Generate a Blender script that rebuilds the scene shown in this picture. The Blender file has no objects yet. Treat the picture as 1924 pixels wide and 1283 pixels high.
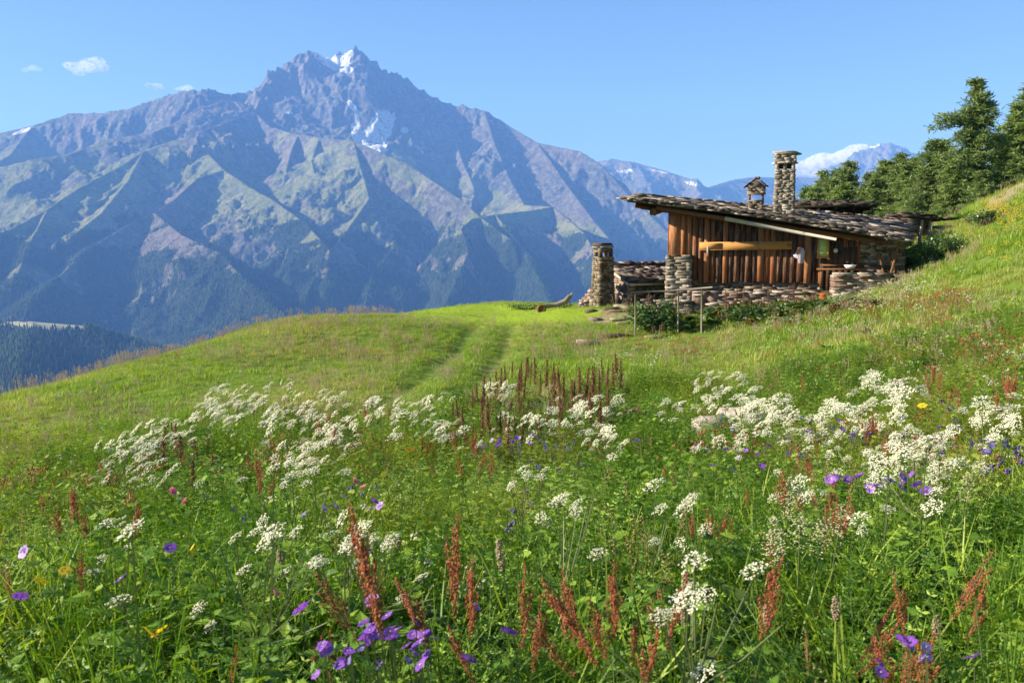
import bpy, math, random
import numpy as np
from mathutils import Vector, Matrix, noise as mn
rng = np.random.default_rng(7)
random.seed(7)
R = math.radians
scene = bpy.context.scene
COL = scene.collection
F = 1603.0
HOR = 470.0
PITCH = math.atan((641.5 - HOR) / F)

# ---------------------------------------------------------------- helpers
def ray(px, py):
    a = (px - 962) / F; b = -(py - 641.5) / F
    cp, sp = math.cos(PITCH), math.sin(PITCH)
    return Vector((a, cp + b * sp, -sp + b * cp))

def P(px, py, Y):
    r = ray(px, py)
    return r * (Y / r.y)

def tag(o, label=None, cat=None, group=None, kind=None):
    if label: o['label'] = label
    if cat: o['category'] = cat
    if group: o['group'] = group
    if kind: o['kind'] = kind
    return o

def empty(name, loc=(0, 0, 0), rz=0, **k):
    o = bpy.data.objects.new(name, None)
    COL.objects.link(o)
    o.location = loc; o.rotation_euler = (0, 0, rz)
    o.empty_display_size = 0.2
    return tag(o, **k)

def link(name, me, parent=None, link_=True, **k):
    o = bpy.data.objects.new(name, me)
    if link_: COL.objects.link(o)
    if parent is not None: o.parent = parent
    return tag(o, **k)

def npmesh(name, v, f, mats=(), attrs=None, smooth=False, mi=None, colors=None):
    """fast mesh from numpy arrays; f is an (n,k) array or a list of them"""
    me = bpy.data.meshes.new(name)
    v = np.asarray(v, dtype=np.float32).reshape(-1, 3)
    fs = f if isinstance(f, list) else [f]
    fs = [np.asarray(x, dtype=np.int32) for x in fs if len(x)]
    me.vertices.add(len(v)); me.vertices.foreach_set('co', v.ravel())
    nl = sum(x.size for x in fs); nf = sum(len(x) for x in fs)
    me.loops.add(nl); me.loops.foreach_set('vertex_index', np.concatenate([x.ravel() for x in fs]))
    me.polygons.add(nf)
    tot = np.concatenate([np.full(len(x), x.shape[1], np.int32) for x in fs])
    st = np.concatenate([[0], np.cumsum(tot)[:-1]]).astype(np.int32)
    me.polygons.foreach_set('loop_start', st); me.polygons.foreach_set('loop_total', tot)
    if mi is not None: me.polygons.foreach_set('material_index', np.asarray(mi, np.int32))
    me.update(calc_edges=True)
    if smooth: me.polygons.foreach_set('use_smooth', np.ones(nf, bool))
    for m in mats: me.materials.append(m)
    for k, a in (attrs or {}).items():
        at = me.attributes.new(k, 'FLOAT', 'POINT')
        at.data.foreach_set('value', np.asarray(a, np.float32).ravel())
    me.validate()
    return me

class MB:
    """collects faces; every vertex carries a random tint value 'r'"""
    def __init__(s): s.v = []; s.q = []; s.t = []; s.r = []; s.qm = []; s.tm = []; s.n = 0; s.h = []
    def add(s, pts, faces, r=None, m=0, h=0.0):
        r = random.random() if r is None else r
        for i, p in enumerate(pts):
            s.v.append((p[0], p[1], p[2])); s.r.append(r)
            s.h.append(h[i] if isinstance(h, (list, tuple)) else h)
        for f in faces:
            f = [i + s.n for i in f]
            if len(f) == 4: s.q.append(f); s.qm.append(m)
            elif len(f) == 3: s.t.append(f); s.tm.append(m)
            else:
                for k in range(1, len(f) - 1):
                    s.t.append([f[0], f[k], f[k + 1]]); s.tm.append(m)
        s.n += len(pts)
    def box(s, c, size, rot=None, jit=0.0, r=None, m=0):
        hx, hy, hz = size[0] / 2, size[1] / 2, size[2] / 2
        pts = []
        for z in (-1, 1):
            for x, y in ((-1, -1), (1, -1), (1, 1), (-1, 1)):
                p = Vector((x * hx * (1 + random.uniform(-jit, jit)), y * hy * (1 + random.uniform(-jit, jit)), z * hz * (1 + random.uniform(-jit, jit))))
                if rot is not None: p = rot @ p
                pts.append(p + Vector(c))
        s.add(pts, [(0, 3, 2, 1), (4, 5, 6, 7), (0, 1, 5, 4), (1, 2, 6, 5), (2, 3, 7, 6), (3, 0, 4, 7)], r, m)
    def beam(s, a, b, w, h, up=Vector((0, 0, 1)), r=None, jit=0.0, m=0):
        a = Vector(a); b = Vector(b); d = (b - a)
        L = d.length; x = d.normalized(); y = up.cross(x).normalized(); z = x.cross(y)
        rot = Matrix((x, y, z)).transposed()
        s.box((a + b) / 2, (L, w, h), rot, jit, r, m)
    def slab(s, c, rx, ry, th, rot=None, n=7, r=None, m=0):
        """irregular flat stone"""
        ph = random.random() * 6.28
        top = []; bot = []
        for i in range(n):
            a = ph + 6.283 * i / n
            k = random.uniform(.8, 1.15)
            ca, sa = math.cos(a), math.sin(a)
            q = (abs(ca) ** 4 + abs(sa) ** 4) ** -.25
            p = Vector((ca * q * rx * k, sa * q * ry * k, th * random.uniform(.35, .6)))
            o = Vector((p.x * random.uniform(.94, 1.04), p.y * random.uniform(.94, 1.04), -th * .5))
            if rot is not None: p = rot @ p; o = rot @ o
            top.append(p + Vector(c)); bot.append(o + Vector(c))
        f = [tuple(range(n)), tuple(reversed(range(n, 2 * n)))]
        f += [(i, n + i, n + (i + 1) % n, (i + 1) % n) for i in range(n)]
        f[2:] = [tuple(reversed(x)) for x in f[2:]]
        f[2:] = [tuple(reversed(x)) for x in f[2:]]
        s.add(top + bot, f, r, m)
    def tube(s, pts, rads, n=6, r=None, cap=True, m=0):
        pts = [Vector(p) for p in pts]; rings = []
        for i, p in enumerate(pts):
            d = (pts[min(i + 1, len(pts) - 1)] - pts[max(i - 1, 0)]).normalized()
            a = Vector((0, 0, 1)) if abs(d.z) < .9 else Vector((1, 0, 0))
            x = d.cross(a).normalized(); y = d.cross(x)
            rings += [p + (x * math.cos(6.283 * k / n) + y * math.sin(6.283 * k / n)) * rads[i] for k in range(n)]
        f = []
        for i in range(len(pts) - 1):
            for k in range(n):
                f.append((i * n + k, i * n + (k + 1) % n, (i + 1) * n + (k + 1) % n, (i + 1) * n + k))
        if cap and n > 2:
            f.append(tuple(range(n))); f.append(tuple(reversed(range((len(pts) - 1) * n, len(pts) * n))))
        s.add(rings, f, r, m, [i / (len(pts) - 1) for i in range(len(pts)) for _ in range(n)])
    def mesh(s, name, mats, smooth=False):
        fs = []
        if s.q: fs.append(np.array(s.q))
        if s.t: fs.append(np.array(s.t))
        if not isinstance(mats, (list, tuple)): mats = [mats]
        return npmesh(name, s.v, fs, mats, {'r': s.r, 'h': s.h}, smooth, s.qm + s.tm)
    def build(s, name, mats, parent=None, smooth=False, **k):
        return link(name, s.mesh(name, mats, smooth), parent, **k)

# ---- numpy perlin
_perm = rng.permutation(4096)
_gr = rng.random(4096) * 6.2832
_gx, _gy = np.cos(_gr), np.sin(_gr)
def perlin(x, y, seed=0):
    x = np.asarray(x, float); y = np.asarray(y, float)
    xi = np.floor(x).astype(np.int64); yi = np.floor(y).astype(np.int64)
    xf, yf = x - xi, y - yi
    def g(ix, iy, dx, dy):
        h = _perm[(_perm[(ix + seed * 71) & 4095] + iy) & 4095]
        return _gx[h] * dx + _gy[h] * dy
    u = xf * xf * xf * (xf * (xf * 6 - 15) + 10); v = yf * yf * yf * (yf * (yf * 6 - 15) + 10)
    a = g(xi, yi, xf, yf) * (1 - u) + g(xi + 1, yi, xf - 1, yf) * u
    b = g(xi, yi + 1, xf, yf - 1) * (1 - u) + g(xi + 1, yi + 1, xf - 1, yf - 1) * u
    return (a * (1 - v) + b * v) * 1.5
def fbm(x, y, o=5, seed=0, gain=.5):
    s = 0; a = 1
    for i in range(o):
        s = s + a * perlin(x, y, seed + i); x = x * 2.03 + 3.1; y = y * 2.03 + 1.7; a *= gain
    return s
def ridged(x, y, o=5, seed=0, gain=.5):
    s = 0; a = 1; w = 1
    for i in range(o):
        n = (1 - np.abs(perlin(x, y, seed + i))) ** 2
        s = s + a * n * w; w = np.clip(n * 1.5, 0, 1); x = x * 2.07 + 5.1; y = y * 2.07 + 9.7; a *= gain
    return s

# ---- node helpers
class NT:
    def __init__(s, name):
        s.m = bpy.data.materials.new(name); s.m.use_nodes = True
        s.t = s.m.node_tree; s.t.nodes.clear()
        s.out = s.n('ShaderNodeOutputMaterial')
    def n(s, typ, **k):
        x = s.t.nodes.new(typ)
        for a, b in k.items():
            if a[0] == '_': x.inputs[a[1:].replace('_', ' ')].default_value = b
            else: setattr(x, a, b)
        return x
    def l(s, a, b): s.t.links.new(a, b)
    def noise(s, scale, detail=4, rough=.6, vec=None, dist=0):
        x = s.n('ShaderNodeTexNoise'); x.inputs['Scale'].default_value = scale; x.inputs['Detail'].default_value = detail
        x.inputs['Roughness'].default_value = rough; x.inputs['Distortion'].default_value = dist
        if vec: s.l(vec, x.inputs['Vector'])
        return x.outputs['Fac']
    def ramp(s, fac, stops):
        x = s.n('ShaderNodeValToRGB'); s.l(fac, x.inputs[0]); e = x.color_ramp.elements
        while len(e) < len(stops): e.new(.5)
        for i, (p, c) in enumerate(stops):
            e[i].position = p; e[i].color = (*c, 1) if isinstance(c, tuple) else (c, c, c, 1)
        return x.outputs[0]
    def mix(s, fac, a, b, mode='MIX'):
        x = s.n('ShaderNodeMix', data_type='RGBA', blend_type=mode)
        if isinstance(fac, (int, float)): x.inputs[0].default_value = fac
        else: s.l(fac, x.inputs[0])
        for i, c in ((6, a), (7, b)):
            if isinstance(c, tuple): x.inputs[i].default_value = (*c, 1)
            else: s.l(c, x.inputs[i])
        return x.outputs[2]
    def math(s, op, a, b=None, clamp=False):
        x = s.n('ShaderNodeMath', operation=op, use_clamp=clamp)
        for i, c in ((0, a), (1, b)):
            if c is None: continue
            if isinstance(c, (int, float)): x.inputs[i].default_value = c
            else: s.l(c, x.inputs[i])
        return x.outputs[0]
    def attr(s, name): return s.n('ShaderNodeAttribute', attribute_name=name).outputs['Fac']
    def geo(s): return s.n('ShaderNodeNewGeometry').outputs['Position']
    def obj(s): return s.n('ShaderNodeTexCoord').outputs['Object']
    def bump(s, h, strength=.5, dist=.02):
        b = s.n('ShaderNodeBump'); b.inputs['Strength'].default_value = strength; b.inputs['Distance'].default_value = dist
        s.l(h, b.inputs['Height']); return b.outputs[0]
    def princ(s, col, rough=.9, spec=.2, normal=None):
        b = s.n('ShaderNodeBsdfPrincipled'); b.inputs['Roughness'].default_value = rough
        b.inputs['Specular IOR Level'].default_value = spec
        if isinstance(col, tuple): b.inputs['Base Color'].default_value = (*col, 1)
        else: s.l(col, b.inputs['Base Color'])
        if normal: s.l(normal, b.inputs['Normal'])
        s.l(b.outputs[0], s.out.inputs[0]); return b
    def leaf(s, col, trans=.4, rough=.55, tcol=None, gloss=.08):
        d = s.n('ShaderNodeBsdfDiffuse'); t = s.n('ShaderNodeBsdfTranslucent'); g = s.n('ShaderNodeBsdfGlossy')
        g.inputs['Roughness'].default_value = rough; g.inputs['Color'].default_value = (.8, .85, .8, 1)
        if isinstance(col, tuple): d.inputs[0].default_value = (*col, 1); t.inputs[0].default_value = (*(tcol or col), 1)
        else: s.l(col, d.inputs[0]); s.l(tcol or col, t.inputs[0])
        m = s.n('ShaderNodeMixShader'); m.inputs[0].default_value = trans
        s.l(d.outputs[0], m.inputs[1]); s.l(t.outputs[0], m.inputs[2])
        m2 = s.n('ShaderNodeMixShader'); m2.inputs[0].default_value = gloss
        s.l(m.outputs[0], m2.inputs[1]); s.l(g.outputs[0], m2.inputs[2])
        s.l(m2.outputs[0], s.out.inputs[0])

# ---------------------------------------------------------------- camera, light, sky
cam = bpy.data.cameras.new('camera'); co = bpy.data.objects.new('camera', cam); COL.objects.link(co)
cam.lens = 30.0; cam.sensor_width = 36.0; cam.clip_start = .05; cam.clip_end = 80000
co.rotation_euler = (math.pi / 2 - PITCH, 0, 0)
cam.dof.use_dof = True; cam.dof.focus_distance = 14; cam.dof.aperture_fstop = 8.0
scene.camera = co
scene.render.resolution_x = 1024; scene.render.resolution_y = 682

SUN = Vector((-.88, -.02, .42)).normalized()
sl = bpy.data.lights.new('sun', 'SUN'); so = bpy.data.objects.new('sun', sl); COL.objects.link(so)
sl.energy = 5.0; sl.angle = R(.5); sl.color = (1, .93, .82)
so.rotation_euler = SUN.to_track_quat('Z', 'Y').to_euler()
W = bpy.data.worlds.new('World'); scene.world = W; W.use_nodes = True
nt = W.node_tree; nt.nodes.clear()
sky = nt.nodes.new('ShaderNodeTexSky'); sky.sky_type = 'NISHITA'; sky.sun_disc = False
sky.sun_elevation = math.asin(SUN.z); sky.sun_rotation = math.atan2(SUN.x, SUN.y) % (2 * math.pi)
sky.altitude = 1500; sky.air_density = 1.0; sky.dust_density = 0; sky.ozone_density = 4.5
bg = nt.nodes.new('ShaderNodeBackground'); bg.inputs[1].default_value = .056
wo = nt.nodes.new('ShaderNodeOutputWorld')
nt.links.new(sky.outputs[0], bg.inputs[0]); nt.links.new(bg.outputs[0], wo.inputs[0])
vs = scene.view_settings; vs.view_transform = 'Standard'; vs.look = 'None'; vs.exposure = 1.5; vs.gamma = 1
scene.cycles.volume_bounces = 2
scene.cycles.transparent_max_bounces = 12
HAZE_D = 7.9e-5
# ---------------------------------------------------------------- mountains across the valley
# ridge lines: (photo x, photo y, distance in km)
RIDGES = [
 # main skyline
 ([(-260,330,8.2),(-120,285,8.2),(0,250,8.3),(60,236,8.3),(130,214,8.4),(200,212,8.4),(240,205,8.4),(290,188,8.5),(345,172,8.5),(380,167,8.5),(440,178,8.7),(475,172,8.8),(520,138,8.9),(560,103,9.0),(578,97,9.0),(597,104,9.0),(608,112,9.15),(640,100,9.2),(667,89,9.2),(690,106,9.2),(730,138,9.2),(760,146,9.2),(800,175,9.1),(840,194,9.1),(910,206,9.0),(960,239,8.9),(1010,268,8.7),(1090,284,8.5),(1130,309,8.3),(1180,364,8.0),(1260,440,7.6),(1340,500,7.2),(1500,640,6.6)], .62, .9),
 # pillar under the left summit and ribs of the face
 ([(578,97,9.0),(575,150,8.72),(570,195,8.5)], 1.5, 2.2),
 ([(520,138,8.9),(490,185,8.45),(478,210,8.2)], .9, 1.1),
 ([(667,89,9.2),(672,130,8.95),(690,200,8.6),(700,250,8.4)], 1.0, 1.4, .35),
 ([(745,140,9.2),(762,200,8.8),(772,262,8.45),(780,300,8.2)], .9, 1.1, .3),
 ([(840,194,9.1),(850,250,8.7),(868,300,8.3),(890,350,7.9)], .8, 1.0, .3),
 ([(910,206,9.0),(930,270,8.5),(960,340,8.0),(985,385,7.5)], .65, .8, .3),
 ([(1010,268,8.7),(1060,340,8.1),(1120,420,7.3),(1180,490,6.7)], .55, .7, .3),
 # long ridge running down to the left with the big sunlit pasture
 ([(478,210,8.2),(440,226,7.7),(395,240,7.3),(372,250,7.1),(320,266,6.9),(270,284,6.7),(215,318,6.3),(150,352,5.9),(90,392,5.5),(20,430,5.1),(-80,480,4.6)], .55, .6, -.15),
 # reddish crest in front of the skyline, left of the peak
 ([(478,210,8.2),(455,195,8.3),(420,190,8.2),(380,200,8.0),(330,230,7.7),(285,250,7.4),(200,262,7.2),(130,290,6.9),(60,300,6.7),(-60,330,6.5)], .52, .62, -.1),
 ([(60,236,8.3),(20,290,7.6),(-30,320,7.2)], .6, .7),
 # spurs from the long ridge
 ([(372,250,7.1),(392,290,6.75),(420,318,6.5),(372,334,6.25),(330,372,5.9),(290,400,5.65),(235,425,5.35),(160,470,5.0),(110,520,4.6),(60,560,4.2)], .62, .75, .35),
 ([(420,318,6.5),(470,352,6.2),(520,380,5.9),(575,420,5.55),(620,470,5.1)], .55, .7, .3),
 ([(290,400,5.65),(340,440,5.2),(420,480,4.8),(470,540,4.4),(540,600,4.0)], .5, .6),
 ([(270,284,6.7),(240,340,6.15),(190,400,5.6),(140,440,5.2)], .45, .5, .3),
 # shoulder and the dark valley face to its right
 ([(478,210,8.2),(510,240,7.75),(560,252,7.45),(600,258,7.2),(664,264,6.95),(720,288,6.75),(770,310,6.6),(820,344,6.4),(870,378,6.15),(905,410,5.9),(960,450,5.5)], .66, .85, -.15),
 ([(664,264,6.95),(676,310,6.62),(694,372,6.1),(660,420,5.75),(635,455,5.45),(600,510,5.0),(560,580,4.5)], .60, .62, .45),
 ([(600,258,7.2),(585,300,6.85),(600,360,6.35),(612,400,6.05)], .9, .9),
 ([(560,252,7.45),(545,290,7.0),(535,330,6.7)], .8, .9),
 # green shelf on the right with its cliff
 ([(985,385,7.5),(1040,388,6.7),(990,396,6.4),(930,402,6.1),(885,412,5.8),(866,430,5.65)], .35, 1.0),
 ([(866,430,5.65),(880,470,5.35),(860,520,4.95),(830,590,4.4)], .6, .8),
 ([(1040,388,6.7),(1100,440,6.0),(1130,500,5.4),(1160,560,4.9)], .6, .75),
 ([(930,402,6.1),(985,470,5.5),(1020,540,4.9),(1040,600,4.4)], .6, .7),
 ([(735,470,5.7),(700,520,5.1),(680,590,4.6)], .5, .6),
 ([(90,392,5.5),(60,450,5.0),(30,520,4.5)], .55, .7),
]
FAR = [
 ([(1040,360,13),(1110,306,12.6),(1150,299,12.5),(1195,306,12.4),(1240,318,12.2),(1290,334,12.0),(1330,352,12.0),(1375,338,12.6),(1410,333,13.2),(1450,333,13.6),(1500,333,14),(1560,336,14),(1600,325,14),(1622,284,14),(1640,276,14),(1664,267,14),(1690,278,14),(1720,290,14),(1780,325,14),(1900,345,14)], .6, .8),
 ([(1195,306,12.4),(1215,340,11.6),(1240,390,10.8)], .6, .8),
 ([(1330,352,12.0),(1300,380,11.0),(1290,420,10)], .6, .8),
 ([(1410,333,13.2),(1420,370,12.2),(1440,420,11)], .6, .8),
 ([(1664,267,14),(1650,310,13.4),(1620,350,12.6),(1600,400,11.5)], .8, .9),
 ([(1720,290,14),(1740,350,12.6),(1760,420,11)], .6, .8),
]
HILL = [ # wooded hill in the valley, nearest
 ([(-420,640,2.9),(-200,615,2.95),(0,603,3.0),(60,604,3.0),(160,610,3.05),(260,640,3.1),(350,664,3.15),(450,700,3.2),(600,760,3.3)], .55, .5),
 ([(60,604,3.0),(40,660,2.6),(20,740,2.2)], .5, .5),
 ([(260,640,3.1),(220,700,2.6),(180,760,2.3)], .5, .5),
]
def ridge_height(X, Y, ridges, base, gscale=1.0, seed=0, amp=1.0, steep=1.0):
    shp = X.shape; x = X.ravel(); y = Y.ravel(); g = gscale
    wx = 85 * g * fbm(x / 420, y / 420, 4, seed + 5); wy = 85 * g * fbm(x / 420 + 40, y / 420, 4, seed + 9)
    best = np.full(x.shape, base, float); rid = np.zeros(x.shape); dd = np.full(x.shape, 1e4)
    for ri, rd_ in enumerate(ridges):
        pts, s1, s2 = rd_[:3]; asy = rd_[3] if len(rd_) > 3 else 0
        s1 *= steep; s2 *= steep
        W3 = [P(a, b, c * 1000) for a, b, c in pts]
        along = 0; H = np.full(x.shape, -1e9); U = np.zeros(x.shape); D = np.zeros(x.shape); S = np.zeros(x.shape)
        for i in range(len(W3) - 1):
            A, B = W3[i], W3[i + 1]
            ex, ey = B.x - A.x, B.y - A.y; L2 = ex * ex + ey * ey; L = math.sqrt(L2)
            t0 = np.clip(((x - A.x) * ex + (y - A.y) * ey) / L2, 0, 1)
            k = np.clip(np.hypot(x - A.x - t0 * ex, y - A.y - t0 * ey) / 300, 0, 1)
            qx = x + wx * k; qy = y + wy * k
            t = np.clip(((qx - A.x) * ex + (qy - A.y) * ey) / L2, 0, 1)
            d = np.hypot(qx - A.x - t * ex, qy - A.y - t * ey)
            sd_ = (ex * (qy - A.y) - ey * (qx - A.x)) / L / (d + 30)
            h = A.z + t * (B.z - A.z) - (1 + asy * sd_) * (s1 * d + (s2 - s1) * 350 * (1 - np.exp(-d / 350)))
            w = h > H
            H[w] = h[w]; U[w] = (along + t * L)[w]; D[w] = d[w]
            S[w] = ((ex * (qy - A.y) - ey * (qx - A.x)) / L / (d + 1))[w]
            along += L
        near = H > best - 320
        u, d, sg = U[near], D[near], S[near]
        gul = perlin(u / 260 + sg * 2 + ri * 7.7, d / 1800, seed + 3) + .55 * perlin(u / 110 + sg * 4 + ri * 3.3, d / 900, seed + 8) + .42 * perlin(u / 48 + sg * 4 + ri * 5.3, d / 500, seed + 12) + .2 * perlin(u / 22 + sg * 4 + ri * 2.3, d / 300, seed + 14)
        hi = np.clip((H[near] - 650) / 500, 0, 1)
        H[near] -= amp * g * (62 + 45 * hi) * (1 - np.exp(-d / 330)) * gul
        w = H > best
        rid[w] = ri; dd[w] = D[w]; best = np.maximum(best, H)
    rough = np.clip(dd / 150, .09, 1) * amp * (.6 + .5 * np.clip((best - 600) / 500, 0, 1) + .25 * np.clip((250 - best) / 300, 0, 1))
    # less relief on the smooth pastures, more on rock
    sm = np.clip(.55 + 1.2 * fbm(x / 900, y / 900, 2, seed + 44), .35, 1.2)
    best = best + rough * sm * (64 * g * (ridged(x / 420, y / 420, 7, seed + 20, .62) - 1.0) + 18 * g * fbm(x / 100, y / 100, 4, seed + 30, .6))
    best = best + amp * g * np.clip((best - 1150) / 650, 0, 1) * 34 * (ridged(x / 130, y / 190, 4, seed + 51, .6) - .9)
    return best.reshape(shp), rid.reshape(shp), dd.reshape(shp)

def polar_grid(a0, a1, na, r0, r1, nr, pw=1.0):
    a = np.linspace(R(a0), R(a1), na); r = r0 + (r1 - r0) * np.linspace(0, 1, nr) ** pw
    A, RR = np.meshgrid(a, r)
    X = RR * np.sin(A) / np.cos(A * .55); Y = RR * np.cos(A) / np.cos(A * .55)
    idx = np.arange(na * nr).reshape(nr, na)
    q = np.stack([idx[:-1, :-1], idx[:-1, 1:], idx[1:, 1:], idx[1:, :-1]], -1).reshape(-1, 4)
    return X, Y, q
def pxpy(X, Y, Z):
    cp, sp = math.cos(PITCH), math.sin(PITCH)
    fw = Y * cp - Z * sp; up = Y * sp + Z * cp
    return 962 + F * X / fw, 641.5 - F * up / fw

def blob(px, py, cx, cy, rx, ry, ang=0, soft=.35):
    c, s = math.cos(R(ang)), math.sin(R(ang))
    dx, dy = px - cx, py - cy
    u = (dx * c + dy * s) / rx; v = (-dx * s + dy * c) / ry
    return np.clip((1 - np.hypot(u, v)) / soft, 0, 1)

# material
m = NT('mountain_rock_and_pasture'); g = m.geo()
n1 = m.noise(.004, 8, .65, g); n2 = m.noise(.02, 6, .7, g); n3 = m.noise(.0012, 5, .6, g)
rock = m.ramp(n2, [(.28, (.065, .067, .07)), (.48, (.12, .125, .13)), (.68, (.30, .30, .30))])
rock = m.mix(m.math('MULTIPLY', m.attr('red'), .38), rock, (.34, .25, .21))
grass = m.ramp(n1, [(.3, (.14, .17, .07)), (.5, (.23, .26, .12)), (.7, (.36, .34, .22))])
forest = m.ramp(n2, [(.3, (.02, .035, .02)), (.7, (.045, .07, .035))])
gm = m.math('ADD', m.attr('grass'), m.math('MULTIPLY', m.math('SUBTRACT', n2, .5), .9))
gm = m.ramp(gm, [(.40, 0.0), (.50, 1.0)])
c = m.mix(gm, rock, grass)
fm = m.math('ADD', m.attr('forest'), m.math('MULTIPLY', m.math('SUBTRACT', n2, .5), 1.1))
fm = m.ramp(fm, [(.45, 0.0), (.55, 1.0)])
c = m.mix(fm, c, forest)
sm = m.math('ADD', m.math('MULTIPLY', m.attr('snow'), .66), m.math('MULTIPLY', m.math('SUBTRACT', m.noise(.009, 8, .75, g), .5), 1.5))
sm = m.ramp(sm, [(.48, 0.0), (.56, 1.0)])
c = m.mix(sm, c, (.86, .88, .92))
c = m.mix(m.attr('hay'), c, (.62, .60, .36))
c = m.mix(m.ramp(m.noise(.035, 5, .75, g), [(.35, .45), (.55, 0.0)]), c, (.05, .05, .045))
m.princ(c, .95, .1, m.bump(m.math('ADD', m.noise(.012, 9, .72, g), m.math('MULTIPLY', n2, .5)), 1.0, 60))
M_MOUNT = m.m

def surface_masks(X, Y, Z, dd, q, far=False):
    px, py = pxpy(X, Y, Z)
    gz = np.gradient(Z)
    dr = np.hypot(np.gradient(X)[0], np.gradient(Y)[0]) + 1e-6
    dc = np.hypot(np.gradient(X)[1], np.gradient(Y)[1]) + 1e-6
    slope = np.hypot(gz[0] / dr, gz[1] / dc)
    nz = fbm(X / 300, Y / 300, 4, 77)
    grass = np.clip(1.12 - slope * .55 + nz * .25, 0, 1)
    grass *= np.clip((1080 - Z + nz * 300) / 350, 0, 1)
    snow = np.zeros_like(Z); red = np.clip(.35 + .9 * fbm(X / 700, Y / 700, 3, 50), 0, 1)
    forest = np.clip((150 - Z + nz * 330) / 220, 0, 1) * np.clip(1.6 - slope * .42 + nz * .8, 0, 1)
    if not far:
        for b in [(630,118,50,20,25),(650,106,24,16,-30),(712,246,30,62,22),(698,272,42,22,20),(735,222,14,10,0),(668,255,10,34,-12),(662,200,8,18,-40),(686,262,12,26,-20),(45,246,30,5,-20),(545,212,8,5,0),(760,245,10,8,0),(700,285,22,12,0),(684,280,40,8,35),(672,235,7,40,-8),(735,230,8,26,15)]:
            snow = np.maximum(snow, blob(px, py, *b))
        snow *= (Y > 7600)
        for b in [(400,205,90,22,-10),(330,390,90,55,-35),(555,150,30,60,20),(765,190,30,70,0),(890,455,40,40,0),(655,450,25,30,0),(540,290,14,50,20)]:
            w = blob(px, py, *b, .8); red = np.maximum(red, w); grass *= 1 - .85 * w
        grass *= 1 - .8 * blob(px, py, 1010, 320, 230, 75, 25, .3); grass *= 1 - .5 * blob(px, py, 330, 470, 330, 60, 0, .5)
        for b in [(620,330,65,85,0),(170,370,160,60,-30),(960,405,110,25,-5),(60,300,90,30,0),(340,310,90,50,-20)]:
            grass = np.maximum(grass, .9 * blob(px, py, *b, .4) * np.clip(1.35 - slope * .42, 0, 1) * np.clip(.8 + nz * .3, 0, 1))
            forest *= 1 - blob(px, py, *b, .4)
    else:
        snow = np.clip((fbm(X / 420, Y / 420, 5, 91) * 1.2 + (Z - 1950) / 900), 0, 1) * .8 * (slope < 1.6)
        for b in [(1642,274,16,7,-10),(1235,322,30,3,10),(1175,322,22,7,0),(1300,345,25,6,15)]: snow = np.maximum(snow, blob(px, py, *b))
        forest *= 0; grass *= .5
    return {'hay': Z * 0, 'grass': grass, 'snow': snow, 'red': red, 'forest': forest}

X, Y, q = polar_grid(-42, 33, 1000, 2600, 10400, 640)
Z, rid, dd = ridge_height(X, Y, RIDGES, -1000.0, steep=1.38)
Z = np.maximum(Z, -780 + 60 * fbm(X / 500, Y / 500, 4, 3))
MZ = (X, Y, Z)
at = surface_masks(X, Y, Z, dd, q)
MAT_FOREST = at['forest']
link('mountain', npmesh('mountain', np.stack([X, Y, Z], -1), q, [M_MOUNT], at, True), kind='structure')

X2, Y2, q2 = polar_grid(0, 40, 420, 9600, 15500, 260)
Z2, rid2, dd2 = ridge_height(X2, Y2, FAR, -700.0, 1.3, 40)
link('distant_mountains', npmesh('distant_mountains', np.stack([X2, Y2, Z2], -1), q2, [M_MOUNT], surface_masks(X2, Y2, Z2, dd2, q2, True), True), kind='structure')

X3, Y3, q3 = polar_grid(-44, 12, 300, 1500, 3900, 160)
Z3, rid3, dd3 = ridge_height(X3, Y3, HILL, -790.0, .25, 60)
px3, py3 = pxpy(X3, Y3, Z3)
clear = blob(px3, py3, 78, 611, 92, 9, 2, .25) * (Y3 < 3080)
nz = fbm(X3 / 200, Y3 / 200, 3, 4)
at3 = {'hay': np.clip(clear * 1.2, 0, 1), 'grass': np.clip(clear * 1.3, 0, 1), 'snow': nz * 0, 'red': nz * 0, 'forest': 1 - clear}
link('wooded_hill', npmesh('wooded_hill', np.stack([X3, Y3, Z3], -1), q3, [M_MOUNT], at3, True), kind='structure')

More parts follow.
